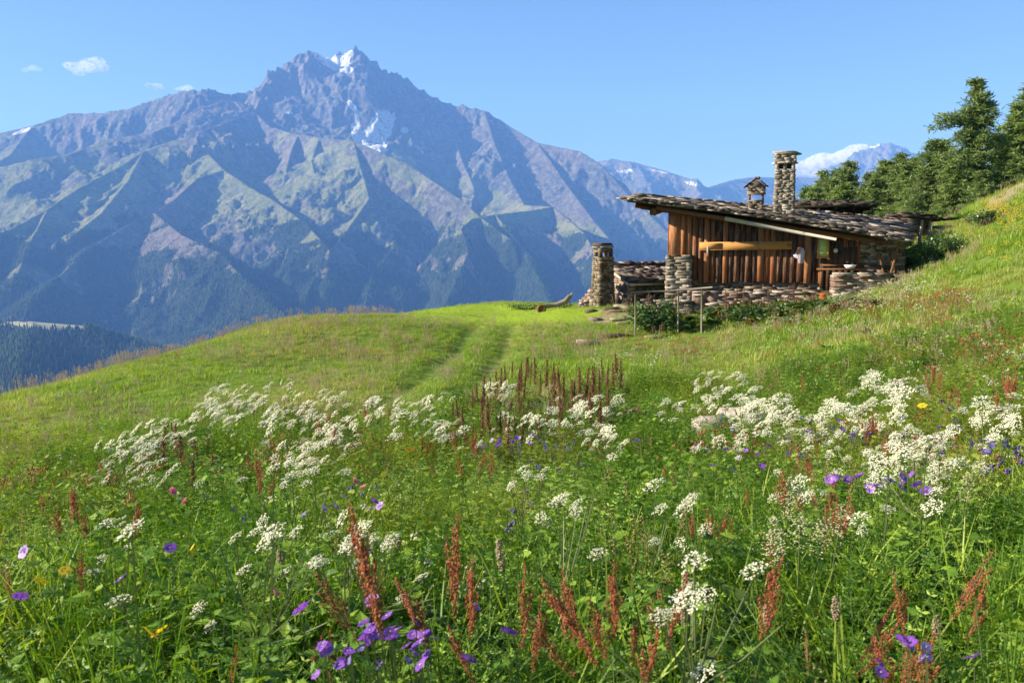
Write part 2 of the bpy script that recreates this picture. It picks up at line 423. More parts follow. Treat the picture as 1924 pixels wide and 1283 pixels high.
# far-off woods: one conifer shape repeated in one mesh
def far_wood(name, X, Y, Z, w, count, hmin, hmax, seed, label):
    rg = np.random.default_rng(seed)
    nr, nc = X.shape
    # cell-area weighted choice
    wt = w[:-1, :-1].ravel() * (np.hypot(np.diff(X, axis=1)[:-1], np.diff(Y, axis=1)[:-1]) ** .6).ravel()
    wt = wt / wt.sum(); c = rg.choice(len(wt), count, p=wt); i, j = c // (nc - 1), c % (nc - 1)
    a, b = rg.random(count), rg.random(count)
    def lerp(T): return (T[i, j] * (1 - a) + T[i + 1, j] * a) * (1 - b) + (T[i, j + 1] * (1 - a) + T[i + 1, j + 1] * a) * b
    bx, by, bz = lerp(X), lerp(Y), lerp(Z)
    h = rg.uniform(hmin, hmax, count); r = h * rg.uniform(.16, .26, count)
    n = 5; V = []
    k = np.arange(n) * 6.283 / n
    ph = rg.random(count) * 6.28
    ring = np.stack([bx[:, None] + r[:, None] * np.cos(k + ph[:, None]), by[:, None] + r[:, None] * np.sin(k + ph[:, None]), np.repeat((bz + h * .08)[:, None], n, 1)], -1)
    top = np.stack([bx, by, bz + h], -1)[:, None]
    V = np.concatenate([ring, top], 1).reshape(-1, 3)
    base = (np.arange(count) * (n + 1))[:, None, None]
    f = np.array([[t, (t + 1) % n, n] for t in range(n)])[None] + base
    rr = np.repeat(rg.random(count), n + 1)
    return link(name, npmesh(name, V, f.reshape(-1, 3), [M_FARWOOD], {'r': rr}), label=label, cat='forest', kind='stuff')
m = NT('far_conifer'); m.princ(m.ramp(m.attr('r'), [(0, (.018, .035, .02)), (1, (.05, .085, .04))]), .9, .1); M_FARWOOD = m.m
vis = (at3['forest'] > .5) & (Z3 > -700)
far_wood('hill_forest', X3, Y3, Z3, vis.astype(float), 26000, 13, 24, 3, 'dense dark conifer forest covering the low hill across the valley at left')
w = np.clip(MAT_FOREST, 0, 1) ** 2 * (Z > -740) * (Y < 7200)
far_wood('mountainside_forest', X, Y, Z, w, 60000, 13, 24, 4, 'blue hazy conifer forest on the lower slopes of the mountain')

# ---------------------------------------------------------------- air
m = NT('haze'); v = m.n('ShaderNodeVolumePrincipled')
v.inputs['Color'].default_value = (.18, .41, 1.0, 1); v.inputs['Density'].default_value = HAZE_D; v.inputs['Absorption Color'].default_value = (.3, .3, .3, 1)
m.l(v.outputs[0], m.out.inputs['Volume'])
b = MB(); b.box((0, 7500, 700), (32000, 18000, 4000)); b.build('haze', m.m, label='blue air between the meadow and the mountains', cat='haze', kind='stuff')
# ---------------------------------------------------------------- meadow hill
CTRL = [  # photo x, photo y, distance (m)
 (0,1283,2.7),(500,1283,2.7),(962,1283,2.8),(1400,1283,2.6),(1924,1283,2.45),
 (0,1010,6.3),(500,990,6.6),(962,975,6.8),(1400,940,6.8),(1924,880,6.2),
 (0,885,11.5),(170,900,9.6),(400,880,9.4),(700,850,9.8),(1000,815,11.5),(1200,800,11.5),(1400,800,11.3),(1650,745,11.5),(1924,660,11.5),
 (0,820,15),(300,790,16),(520,755,16.5),(800,735,17),(1000,715,17.5),(1200,700,17.5),(1400,690,18),(1650,635,18),(1924,560,18),
 (0,752,22),(260,684,27),(400,640,30),(520,606,33),(700,594,37),(830,578,40),(950,569,42),(1080,573,38),
 (520,660,24),(800,650,26),(1000,625,28),(1200,620,27),(1400,625,25),(1600,570,25),(1800,500,25),(1924,450,25),
 (960,590,36),(1130,580,31),(1250,592,29),(1340,590,28.5),(1500,575,28.3),(1640,535,28.5),(1700,480,31),(1800,420,34),(1860,380,36),(1924,340,38),
 (1300,575,34),(1500,560,36),
]
CT = [P(a, b, c) for a, b, c in CTRL]
CT += [Vector(v) for v in [(0,0,-1.35),(-6,0,-1.9),(6,0,-.9),(0,-8,-1.2),(-20,-5,-5),(20,-5,1.0),(-22,18,-8.5),(-28,36,-15),(-18,48,-11),
 (-5,56,-7.5),(6,50,-4.6),(12,50,-4.0),(20,52,-2.0),(28,48,2.2),(36,44,6),(40,70,4),(24,75,-3.5),(8,80,-9),(-15,90,-25),(50,30,13),(-50,20,-30),(60,90,8),
 (0,140,-45),(60,140,-12),(110,80,30),(-60,90,-60),(-60,-40,-25),(60,-40,25),(100,0,50)]]
CA = np.array([(v.x, v.y, v.z) for v in CT])
def tps(r2): return np.where(r2 > 0, r2 * np.log(r2 + 1e-12), 0) * .5
def solve_tps(C, lam=.05):
    n = len(C); D = ((C[:, None, :2] - C[None, :, :2]) ** 2).sum(-1)
    K = tps(D) + lam * np.eye(n); Pm = np.hstack([np.ones((n, 1)), C[:, :2]])
    A = np.zeros((n + 3, n + 3)); A[:n, :n] = K; A[:n, n:] = Pm; A[n:, :n] = Pm.T
    return np.linalg.solve(A, np.concatenate([C[:, 2], np.zeros(3)]))
TW = solve_tps(CA)
def H0(x, y):
    x = np.asarray(x, float); y = np.asarray(y, float); s = np.zeros(x.shape) + TW[-3] + TW[-2] * x + TW[-1] * y
    for i in range(len(CA)): s = s + TW[i] * tps((x - CA[i, 0]) ** 2 + (y - CA[i, 1]) ** 2)
    return s
# the two wheel ruts of the track
RUTS = [[P(700,775,14.6),P(765,725,17.6),P(820,680,21),P(850,655,24.5),P(890,628,30)], [P(850,765,14.6),P(890,735,16.8),P(925,690,20.5),P(945,655,24.5),P(960,632,29)]]
def rut_dist(x, y):
    d = np.full(np.shape(x), 99.0)
    for r in RUTS:
        for a, b in zip(r[:-1], r[1:]):
            ex, ey = b.x - a.x, b.y - a.y
            t = np.clip(((x - a.x) * ex + (y - a.y) * ey) / (ex * ex + ey * ey), 0, 1)
            d = np.minimum(d, np.hypot(x - a.x - t * ex, y - a.y - t * ey))
    return d
def H(x, y):
    x = np.asarray(x, float); y = np.asarray(y, float); h = H0(x, y)
    R0 = np.hypot(x, y)
    h = h + .10 * fbm(x / 3.2, y / 3.2, 3, 11) * np.clip(R0 / 8, .2, 1) + .35 * fbm(x / 14, y / 14, 2, 15) * np.clip((R0 - 40) / 30, 0, 1)
    h = h - .13 * np.exp(-(rut_dist(x, y) / .28) ** 2)
    return h
def hz(x, y): return float(H(np.array([x]), np.array([y]))[0])

# near grid fine, far grid coarse, one sheet
def axis(n, a, b, c, k=2.2):
    t = np.linspace(-1, 1, n); s = np.sign(t) * np.abs(t) ** k
    return c + np.where(s < 0, -s * (a - c), s * (b - c))
gx = axis(420, -150, 190, 4); gy = axis(520, -60, 330, 16, 2.0)
GX, GY = np.meshgrid(gx, gy)
GZ = H(GX, GY)
# far away the hillside simply drops into the valley (left, ahead) or keeps rising (right)
far = np.clip((np.hypot(GX, GY - 20) - 95) / 70, 0, 1)
plane = -.42 * (GY - 60) + .42 * (GX - 10) - 12
GZ = GZ * (1 - far) + plane * far
GZ = np.maximum(GZ, -400) 
idx = np.arange(GX.size).reshape(GX.shape)
gq = np.stack([idx[:-1, :-1], idx[:-1, 1:], idx[1:, 1:], idx[1:, :-1]], -1).reshape(-1, 4)
gpx, gpy = pxpy(GX, GY, GZ)
bare = np.zeros(GX.shape)
for b_ in [(1890,365,60,22,-35),(1880,385,40,16,-30),(1180,585,80,14,0),(1300,795,50,16,-15),(1168,785,48,18,-25),(1130,600,40,8,0)]:
    bare = np.maximum(bare, blob(gpx, gpy, *b_, .6) * (GY > 5))
bare = np.maximum(bare, np.exp(-(rut_dist(GX, GY) / .26) ** 2) * .47)
lawn = blob(gpx, gpy, 950, 588, 260, 26, 0, .5) * (GY > 24)
m = NT('meadow_soil'); g = m.geo()
a1 = m.noise(.35, 4, .6, g); a2 = m.noise(6, 5, .7, g); a3 = m.noise(.9, 4, .6, g)
gr = m.ramp(a1, [(.3, (.09, .17, .02)), (.5, (.15, .23, .03)), (.7, (.26, .26, .07))])
gr = m.mix(m.ramp(a2, [(.3, .55), (.6, 0.0)]), gr, (.04, .06, .015))
gr = m.mix(m.ramp(a3, [(.55, 0.0), (.75, .5)]), gr, (.30, .21, .12))
soil = m.ramp(a2, [(.3, (.15, .12, .06)), (.7, (.36, .31, .19))])
gr = m.mix(m.math('MULTIPLY', m.attr('lawn'), .9), gr, (.25, .36, .03))
cc = m.mix(m.ramp(m.math('ADD', m.attr('bare'), m.math('MULTIPLY', m.math('SUBTRACT', a2, .5), .8)), [(.4, 0.0), (.6, 1.0)]), gr, soil)
m.princ(cc, 1, .05, m.bump(a2, .9, .06)); M_SOIL = m.m
link('meadow_ground', npmesh('meadow_ground', np.stack([GX, GY, GZ], -1), gq, [M_SOIL], {'bare': bare, 'lawn': lawn}, True), kind='structure')
def ground_hit(px, py, h=0.0, y0=1.5, y1=44):
    r = ray(px, py); ys = y0 * (y1 / y0) ** np.linspace(0, 1, 90); X_ = r.x / r.y * ys; Z_ = r.z / r.y * ys; g = H(X_, ys) + h
    below = np.nonzero(Z_ <= g)[0]
    if not len(below): return None
    i = below[0]
    if i == 0: return (X_[0], ys[0], float(g[0] - h))
    a = Z_[i - 1] - g[i - 1]; b = g[i] - Z_[i]; t = a / (a + b + 1e-9); yy = ys[i - 1] + (ys[i] - ys[i - 1]) * t; xx = r.x / r.y * yy
    return (xx, yy, float(H(np.array([xx]), np.array([yy]))[0]))
# ---------------------------------------------------------------- materials for buildings
m = NT('weathered_planks'); o_ = m.obj(); mp = m.n('ShaderNodeMapping'); m.l(o_, mp.inputs[0]); mp.inputs['Scale'].default_value = (14, 14, 1.1)
gn = m.noise(2.2, 6, .7, mp.outputs[0]); r_ = m.attr('r')
c = m.ramp(r_, [(0, (.035, .014, .008)), (.35, (.13, .042, .015)), (.65, (.38, .12, .032)), (1, (.50, .21, .075))])
c = m.mix(m.ramp(gn, [(.35, .75), (.6, 0.0)]), c, (.035, .016, .008))
c = m.mix(m.ramp(m.noise(1.4, 5, .7, mp.outputs[0]), [(.46, 0.0), (.66, .7)]), c, (.30, .22, .17))
m.princ(c, .8, .25, m.bump(gn, .6, .012)); M_PLANK = m.m
def wood(name, dark, light, sc=(1.5, 12, 12)):
    m = NT(name); mp = m.n('ShaderNodeMapping'); m.l(m.obj(), mp.inputs[0]); mp.inputs['Scale'].default_value = sc
    gn = m.noise(2.5, 6, .65, mp.outputs[0]); k2 = m.noise(3, 2, .5, m.obj())
    c = m.mix(gn, dark, light); c = m.mix(m.ramp(k2, [(.62, 0.0), (.70, .6)]), c, tuple(x * .4 for x in dark))
    c = m.mix(m.math('MULTIPLY', m.attr('r'), .35), c, tuple(x * .5 for x in dark))
    m.princ(c, .8, .2, m.bump(gn, .5, .01)); return m.m
M_GREYWOOD = wood('silvered_wood', (.30, .27, .23), (.62, .58, .50))
M_YELLOW = wood('ochre_wood', (.32, .13, .03), (.62, .34, .12))
M_RAILWOOD = wood('greyed_poles', (.16, .13, .10), (.40, .35, .29))
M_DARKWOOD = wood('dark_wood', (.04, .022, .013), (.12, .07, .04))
M_BROWNWOOD = wood('brown_wood', (.10, .045, .02), (.22, .11, .05))
def stone(name, stops, lichen=(.45, .42, .30)):
    m = NT(name); o_ = m.obj(); a = m.noise(7, 6, .7, o_); b = m.noise(30, 4, .7, o_)
    c = m.ramp(m.attr('r'), stops)
    c = m.mix(m.ramp(a, [(.3, .7), (.55, 0.0)]), c, tuple(x * .35 for x in stops[0][1]))
    c = m.mix(m.ramp(b, [(.58, 0.0), (.72, .55)]), c, lichen)
    m.princ(c, .92, .15, m.bump(m.math('ADD', a, b), .7, .02)); return m.m
M_LAUZE = stone('roof_stone', [(0, (.045, .038, .034)), (.45, (.10, .08, .07)), (.8, (.21, .175, .155)), (1, (.46, .40, .36))])
M_DARKLAUZE = stone('dark_roof_stone', [(0, (.03, .024, .02)), (.5, (.07, .055, .045)), (1, (.14, .11, .09))])
M_STONE = stone('pale_wall_stone', [(0, (.14, .115, .09)), (.5, (.27, .235, .19)), (1, (.46, .41, .35))])
M_PINKSTONE = stone('pinkish_wall_stone', [(0, (.15, .09, .07)), (.5, (.30, .22, .18)), (1, (.52, .45, .38))])
M_BROWNSTONE = stone('brown_wall_stone', [(0, (.09, .065, .045)), (.5, (.19, .15, .11)), (1, (.34, .29, .23))])
M_JOINTS_AND_SHADE = stone('dark_joints_and_shade', [(0, (.035, .028, .022)), (1, (.06, .05, .04))], (.08, .07, .05))
def plain(name, col, rough=.8, spec=.2):
    m = NT(name); a = m.noise(9, 4, .6, m.obj()); m.princ(m.mix(a, tuple(x * .7 for x in col), tuple(min(1, x * 1.2) for x in col)), rough, spec); return m.m

def stone_face(mb, org, ex, up, w, h, depth, rmin=.07, rmax=.15, lmin=.18, lmax=.5, taper=0.0, m=0):
    """dry-stone courses filling a rectangle w x h, ex = along, up = vertical, depth = unit vector into the wall * thickness"""
    ex = Vector(ex).normalized(); up = Vector(up); dn = Vector(depth); T = dn.length; dn = dn.normalized()
    rot = Matrix((ex, dn, ex.cross(dn))).transposed()
    z = 0
    while z < h:
        rh = min(random.uniform(rmin, rmax), h - z + .02)
        tp = taper * (z / h)
        u = tp
        while u < w - tp - .02:
            l = min(random.uniform(lmin, lmax), w - tp - u)
            if w - tp - u - l < .07: l = w - tp - u
            off = random.uniform(-.02, .02)
            c = Vector(org) + ex * (u + l / 2) + up * (z + rh / 2) + dn * (T / 2 + off)
            mb.box(c, (l * .985, T, rh * random.uniform(.90, .985)), rot @ Matrix.Rotation(random.uniform(-.03, .03), 3, 'Y'), .05, None, m)
            u += l
        z += rh

def stone_tower(mb, cx, cy, z0, z1, wx, wy, flare=0.0, rmin=.06, rmax=.13, rot=0.0, m=0, lmin=.12, lmax=.34):
    """square dry-stone chimney built in courses; flare widens the foot"""
    z = z0; Rz = Matrix.Rotation(rot, 3, 'Z')
    while z < z1 - .01:
        rh = min(random.uniform(rmin, rmax), z1 - z)
        k = 1 + flare * (1 - (z - z0) / (z1 - z0)) ** 2
        w, d = wx * k, wy * k
        for side in range(4):
            L = w if side % 2 == 0 else d
            u = -L / 2
            th = min(.16, w * .3)
            while u < L / 2 - .02:
                l = min(random.uniform(lmin, lmax), L / 2 - u)
                if L / 2 - u - l < .06: l = L / 2 - u
                s_ = (d if side % 2 == 0 else w) / 2 - th / 2 + random.uniform(-.02, .025)
                p = Vector((u + l / 2, -s_, 0)); p = Matrix.Rotation(side * math.pi / 2, 3, 'Z') @ p
                p = Rz @ p
                mb.box((cx + p.x, cy + p.y, z + rh / 2), (l * .985, th, rh * random.uniform(.90, .985)), Matrix.Rotation(rot + side * math.pi / 2 + random.uniform(-.04, .04), 3, 'Z'), .045, None, m)
                u += l
        z += rh

def slab_roof(mb, f, nu, nv, sz=.30, th=.035, layers=1, jitter=.35, m=0):
    """f(u,v) -> point on the roof surface; lays overlapping slabs lower edge first"""
    for j in range(nv):
        for i in range(nu):
            u = (i + .5 + random.uniform(-jitter, jitter) + (.5 if j % 2 else 0)) / nu; v = (j + .5 + random.uniform(-.25, .25)) / nv
            u = min(max(u, .005), .995)
            p = f(u, v); du = (f(min(u + .02, 1), v) - f(max(u - .02, 0), v)).normalized(); dv = (f(u, min(v + .02, 1)) - f(u, max(v - .02, 0))).normalized()
            n = du.cross(dv).normalized(); dv = n.cross(du)
            rot = Matrix((du, dv, n)).transposed() @ Matrix.Rotation(random.uniform(-.09, .09), 3, 'Y') @ Matrix.Rotation(random.uniform(-.10, .02), 3, 'X') @ Matrix.Rotation(random.uniform(-.5, .5), 3, 'Z')
            for k in range(layers):
                mb.slab(p + n * (th * (1 + 1.05 * k) + random.uniform(0, .03)) + du * random.uniform(-.1, .1), sz * random.uniform(.6, 1.25), sz * random.uniform(.5, .95), th * random.uniform(.7, 1.6), rot, random.choice((5, 6, 7)), None, m)

# ---------------------------------------------------------------- the hut
PHI = R(17)
O = P(1285, 588, 30.0)
EX = Vector((math.cos(PHI), -math.sin(PHI), 0)); EY = Vector((math.sin(PHI), math.cos(PHI), 0))
def loc(p, O_=None, ex=None, ey=None):
    d = p - (O_ or O); return Vector((d.dot(ex or EX), d.dot(ey or EY), d.z))
def L(px, py, d, O_=None, ex=None, ey=None):
    """the spot on the plane d metres behind the front wall that this photo point shows, in the building's own axes"""
    ex = ex or EX; ey = ey or EY; o = O_ or O
    r = ray(px, py); t = (o.dot(ey) + d) / r.dot(ey); return loc(r * t, o, ex, ey)
hut = empty('mountain_hut', O, -PHI, label='wooden plank hut with a sloping stone slab roof and tall stone chimney', cat='hut')

# plank front wall
def lerp(a, b, t): return a + (b - a) * t
def interp(x, pts):
    for (x0, y0), (x1, y1) in zip(pts[:-1], pts[1:]):
        if x <= x1: return y0 + (y1 - y0) * max(0, (x - x0)) / (x1 - x0)
    return pts[-1][1]
topline = [(1256, 400), (1330, 413), (1400, 422), (1470, 434), (1540, 447), (1612, 460)]
mb = MB()
u0 = L(1256, 500, 0).x; u1 = L(1612, 500, 0).x
zt = lambda u: interp(u, [(L(a, b, 0).x, L(a, b, 0).z) for a, b in topline])
zb0 = L(1400, 530, 0).z
u = u0; k = 0
while u < u1:
    w = random.uniform(.15, .24)
    if k == 0: w = .42
    proud = random.choice((0, 0, .012, .03))
    r = random.random()
    if (u - u0) < .5: r = .8
    zz = zb0 + random.uniform(-.05, .05)
    if u < L(1298, 500, 0).x: zz = L(1280, 484, 0).z
    zk = zt(u + w / 2) + .12
    mb.box((u + w / 2, -.03 - proud, (zz + zk) / 2), (w - random.choice((.008, .015, .035)), .035, zk - zz), Matrix.Rotation(random.uniform(-.006, .006), 3, 'Y'), 0, r)
    u += w; k += 1
mb.add([(u0 + .05, .04, zb0 + .02), (u1 - .05, .04, zb0 + .02), (u1 - .05, .04, zt(u1) + .1), (u0 + .05, .04, zt(u0) + .1), (u0 + .05, .08, zb0 + .02), (u1 - .05, .08, zb0 + .02), (u1 - .05, .08, zt(u1) + .1), (u0 + .05, .08, zt(u0) + .1)], [(0, 1, 2, 3), (7, 6, 5, 4), (0, 3, 7, 4), (2, 1, 5, 6), (3, 2, 6, 7), (0, 4, 5, 1)], .02)
wall = mb.build('plank_wall', M_PLANK, hut)
# side and back walls
mb = MB()
for i in range(22):
    v = .1 + i * .21
    mb.box((u0 - .02, v, (zt(u0) + L(1280, 484, 0).z) / 2 + .05), (.04, .20, zt(u0) - L(1280, 484, 0).z + .3), None, 0, .3 + .5 * random.random())
mb.box(((u0 + u1) / 2, 4.7, 1.9), (u1 - u0 - .1, .06, 2.6), None, 0, .2)
mb.build('side_wall', M_PLANK, hut)
# stone base under the planks
mb = MB(); a = L(1256, 590, 0); wbase = u1 - u0
stone_face(mb, (u0, .02, -.45), (1, 0, 0), (0, 0, 1), wbase, zb0 + .5, (0, .35, 0), .04, .09, .25, .7)
mb.build('stone_base', M_BROWNSTONE, hut)
# pale corner pier
mb = MB()
A = L(1249, 582, -.25); Bq = L(1298, 582, -.25)
stone_tower(mb, (A.x + Bq.x) / 2, .05, -.5, L(1270, 479, -.25).z, Bq.x - A.x - .02, .72, .10, .04, .11, 0, 0, .22, .6)
ztop = L(1270, 480, -.3).z
mb.box(((A.x + Bq.x) / 2, .05, ztop - .02), (Bq.x - A.x - .1, .6, .06))
mb.build('corner_pier', M_STONE, hut)

# roof surface (front left, front right, back left, back right)
FL, FR = L(1178, 375, -.75), L(1700, 452, -.75)
FM = L(1420, 420, -.75)
BL, BR = L(1205, 368, 4.6), L(1712, 417, 5.6)
def roof(u, v):
    f = lerp(FL, FR, u); b_ = lerp(BL, BR, u)
    p = lerp(f, b_, v)
    return p + Vector((0, 0, .10 * math.sin(u * 3.14) * (1 - v) - .05 * math.sin(v * 3.14)))
mb = MB()
slab_roof(mb, roof, 28, 20, .33, .028, 1)
for j in range(3):   # thick stacked edges
    for i in range(70):
        u = (i + random.random()) / 70
        for v, out in ((0, -.06), (1, .05)):
            p = roof(u, v)
            mb.slab(p + Vector((random.uniform(-.05, .05), out + random.uniform(-.07, .05), -.03 + .05 * j)), random.uniform(.12, .26), random.uniform(.16, .26), .045, Matrix.Rotation(R(8), 3, 'Y') @ Matrix.Rotation(random.uniform(-.05, .05), 3, 'X'))
    for i in range(34):
        v = (i + random.random()) / 34
        p = roof(0, v)
        mb.slab(p + Vector((random.uniform(-.05, .1), random.uniform(-.04, .04), -.03 + .05 * j)), random.uniform(.16, .26), random.uniform(.12, .26), .045, Matrix.Rotation(R(7), 3, 'Y') @ Matrix.Rotation(random.uniform(-.05, .05), 3, 'X'))
# solid bed under the slabs
n = 12; pts = []; fc = []
for k, dz in ((0, -.02), (1, -.09)):
    for j in range(2):
        for i in range(n + 1):
            pts.append(roof(i / n, .02 + .96 * j) + Vector((0, 0, dz)))
q_ = n + 1
for i in range(n):
    fc.append((i, i + 1, q_ + i + 1, q_ + i)); fc.append((2 * q_ + i, 3 * q_ + i, 3 * q_ + i + 1, 2 * q_ + i + 1))
    fc.append((i, 2 * q_ + i, 2 * q_ + i + 1, i + 1)); fc.append((q_ + i, q_ + i + 1, 3 * q_ + i + 1, 3 * q_ + i))
fc.append((0, q_, 3 * q_, 2 * q_)); fc.append((n, 2 * q_ + n, 3 * q_ + n, q_ + n))
mb.add(pts, fc, .1)
rf = mb.build('roof', M_LAUZE, hut)
# rafters / purlins carrying the overhang
for i, v in enumerate((.10, .30, .52, .74, .93)):
    mb = MB(); a = roof(.015 if i else .05, v) + Vector((0, 0, -.20)); b_ = roof(.93, v) + Vector((0, 0, -.20))
    mb.tube([a, b_], [.09, .10], 8)
    mb.build('rafter', M_BROWNWOOD, rf)
mb = MB(); a = roof(.10, .0) + Vector((0, .16, -.33))
b_ = roof(.115, 1) + Vector((0, 0, -.30)); mb.tube([a, b_], [.13, .12], 9); mb.build('wall_plate', M_BROWNWOOD, rf)
# brown fascia along the front edge, and the silvered bargeboard
mb = MB(); mb.beam(roof(.11, 0) + Vector((0, .22, -.17)), roof(.9, 0) + Vector((0, .22, -.17)), .05, .12); mb.build('fascia', M_BROWNWOOD, rf)
mb = MB(); a = L(1362, 411, -.95); b_ = L(1571, 450, -.95)
mb.tube([a, lerp(a, b_, .5) + Vector((0, 0, -.01)), b_], [.075, .062, .045], 6, .1)
mb.build('bargeboard', M_GREYWOOD, rf)

# tall chimney
cA, cB = L(1452, 400, 2.2), L(1493, 400, 2.2)
ct = L(1470, 285, 2.2).z; cb = cA.z - .35; cx = (cA.x + cB.x) / 2
mb = MB(); zo0, zo1 = L(1470, 320, 2.2).z, L(1470, 308, 2.2).z
stone_tower(mb, cx, 2.2, cb, zo0, cB.x - cA.x - .06, .62, .10, .035, .085)
ch = mb.build('chimney', M_STONE, hut)
w_ = cB.x - cA.x
mb = MB()
for sx in (-1, 0, 1):
    for sy in (-1, 1):
        mb.box((cx + sx * (w_ / 2 - .10), 2.2 + sy * .22, (zo0 + zo1) / 2), (.12, .12, zo1 - zo0 + .02), None, .1)
stone_tower(mb, cx, 2.2, zo1, ct - .09, w_ - .02, .64, 0, .05, .09)
mb.slab((cx, 2.2, zo1 + .01), w_ / 2 + .05, .38, .05)
mb.slab((cx + .03, 2.2, ct - .10), w_ / 2 + .07, .40, .05); mb.slab((cx - .02, 2.2, ct - .04), w_ / 2 + .04, .37, .05)
mb.build('chimney_cap', M_STONE, ch)
mb = MB(); mb.box((cx, 2.2, (cb + zo0) / 2), (w_ - .22, .36, zo0 - cb - .05)); mb.box((cx, 2.2, (zo0 + ct) / 2), (w_ - .20, .34, ct - zo0 - .1)); mb.build('chimney_dark_core', M_JOINTS_AND_SHADE, ch)  # upper box is coloured dark to stand in for shade inside the cap openings

# small lantern-shaped chimney
sA, sB = L(1402, 385, 2.9), L(1438, 385, 2.9); sx = (sA.x + sB.x) / 2; sw = sB.x - sA.x
Z_ = lambda y: L(1420, y, 2.9).z
mb = MB()
stone_tower(mb, sx, 2.9, Z_(396), Z_(379), sw * .78, .45, 0, .04, .07)
for a_ in (-1, 1):
    for b2 in (-1, 1): mb.box((sx + a_ * sw * .34, 2.9 + b2 * .18, (Z_(379) + Z_(365)) / 2), (.09, .09, Z_(365) - Z_(379) + .03), None, .1)
mb.box((sx, 2.9, Z_(378)), (sw * .85, .5, .05), None, .1)
mb.box((sx, 2.9, Z_(364.5)), (sw * .98, .56, .05), None, .1)
lc = mb.build('small_chimney', M_BROWNSTONE, hut)
mb = MB(); stone_tower(mb, sx, 2.9, Z_(363.5), Z_(350), sw * .92, .5, 0, .03, .06)
apex = Vector((sx + .02, 2.9, Z_(338))); e0 = Z_(350)
mb.add([(sx - sw * .5, 2.62, e0 - .03), (sx + sw * .5, 2.62, e0 - .03), (sx + .02, 2.62, Z_(339)), (sx - sw * .5, 3.18, e0 - .03), (sx + sw * .5, 3.18, e0 - .03), (sx + .02, 3.18, Z_(339))], [(0, 1, 2), (5, 4, 3), (0, 2, 5, 3), (1, 4, 5, 2), (0, 3, 4, 1)], .2)
for s_ in (-1, 1):
    a_ = Vector((sx + s_ * (sw / 2 + .07), 2.9, e0 - .03)); d = (apex - a_)
    x_ = d.normalized(); y_ = Vector((0, 1, 0)); rot = Matrix((x_, y_, x_.cross(y_))).transposed()
    for kk in range(4):
        mb.slab(a_ + d * (kk + .5) / 4 + Vector((0, 0, .01 + .02 * kk)), d.length / 5.2, .34, .03, rot, 6)
mb.slab(apex + Vector((0, 0, .06)), .1, .16, .07)
mb.build('chimney_roof', M_BROWNSTONE, lc)

# ochre beam on the wall
mb = MB(); a = L(1314, 463, -.17); b_ = L(1488, 461, -.17)
for s_ in range(8):
    p0 = lerp(a, b_, s_ / 8); p1 = lerp(a, b_, (s_ + 1) / 8); hh = .30 if s_ > 1 else .24
    pass
mb.beam(a, b_, .09, .28, r=.1)
mb.beam(a + Vector((0, -.052, .0)), lerp(a, b_, .25) + Vector((0, -.052, 0)), .01, .20, r=0)
mb.build('wall_beam', M_YELLOW, hut)
mb = MB(); p = L(1330, 466, -.20); mb.box((p.x, p.y, p.z - .12), (.07, .06, .34)); mb.build('bracket', M_GREYWOOD, hut)

# dark stone end of the house, on the right
mb = MB(); a = L(1612, 515, 0); b_ = L(1700, 515, 0)
stone_face(mb, (a.x, .0, a.z - .9), (1, 0, 0), (0, 0, 1), b_.x - a.x, L(1650, 455, 0).z - a.z + .95, (0, .5, 0), .06, .14, .15, .4)
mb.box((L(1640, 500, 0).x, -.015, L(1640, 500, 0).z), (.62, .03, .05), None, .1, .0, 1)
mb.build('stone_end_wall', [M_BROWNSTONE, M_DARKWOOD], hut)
# door in the shade with two rails, plank bench and shelf
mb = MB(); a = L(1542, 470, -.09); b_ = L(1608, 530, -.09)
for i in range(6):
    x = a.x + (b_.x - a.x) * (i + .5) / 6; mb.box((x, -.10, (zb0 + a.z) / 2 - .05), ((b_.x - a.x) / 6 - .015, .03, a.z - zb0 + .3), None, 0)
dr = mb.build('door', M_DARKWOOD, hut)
mb = MB(); mb.beam((a.x + .05, -.14, a.z - .5), (b_.x - .05, -.14, a.z - .5), .03, .06); mb.build('door_rail', M_BROWNWOOD, dr)

# things hanging on the wall
p = L(1546, 467, -.10); t = empty('framed_board', O + EX * p.x + EY * (p.y - .17) + Vector((0, 0, p.z)), -PHI, label='yellow-green panel in an ochre frame hanging on the dark plank wall', cat='panel')
w_ = L(1557, 467, -.1).x - L(1535, 467, -.1).x; h_ = L(1546, 450, -.1).z - L(1546, 486, -.1).z
m = NT('lime_panel'); m.princ(m.ramp(m.noise(5, 4, .6, m.obj()), [(.35, (.36, .44, .12)), (.5, (.46, .56, .16)), (.62, (.30, .42, .13))]), .5, .4)
mb = MB(); mb.box((0, 0, 0), (w_ - .06, .02, h_ - .06)); mb.build('panel', m.m, t)
mb = MB()
for s_ in (-1, 1):
    mb.box((s_ * (w_ / 2 - .02), -.012, 0), (.045, .03, h_)); mb.box((0, -.015, s_ * (h_ / 2 - .02)), (w_ - .1, .03, .045))
mb.build('frame', M_YELLOW, t)

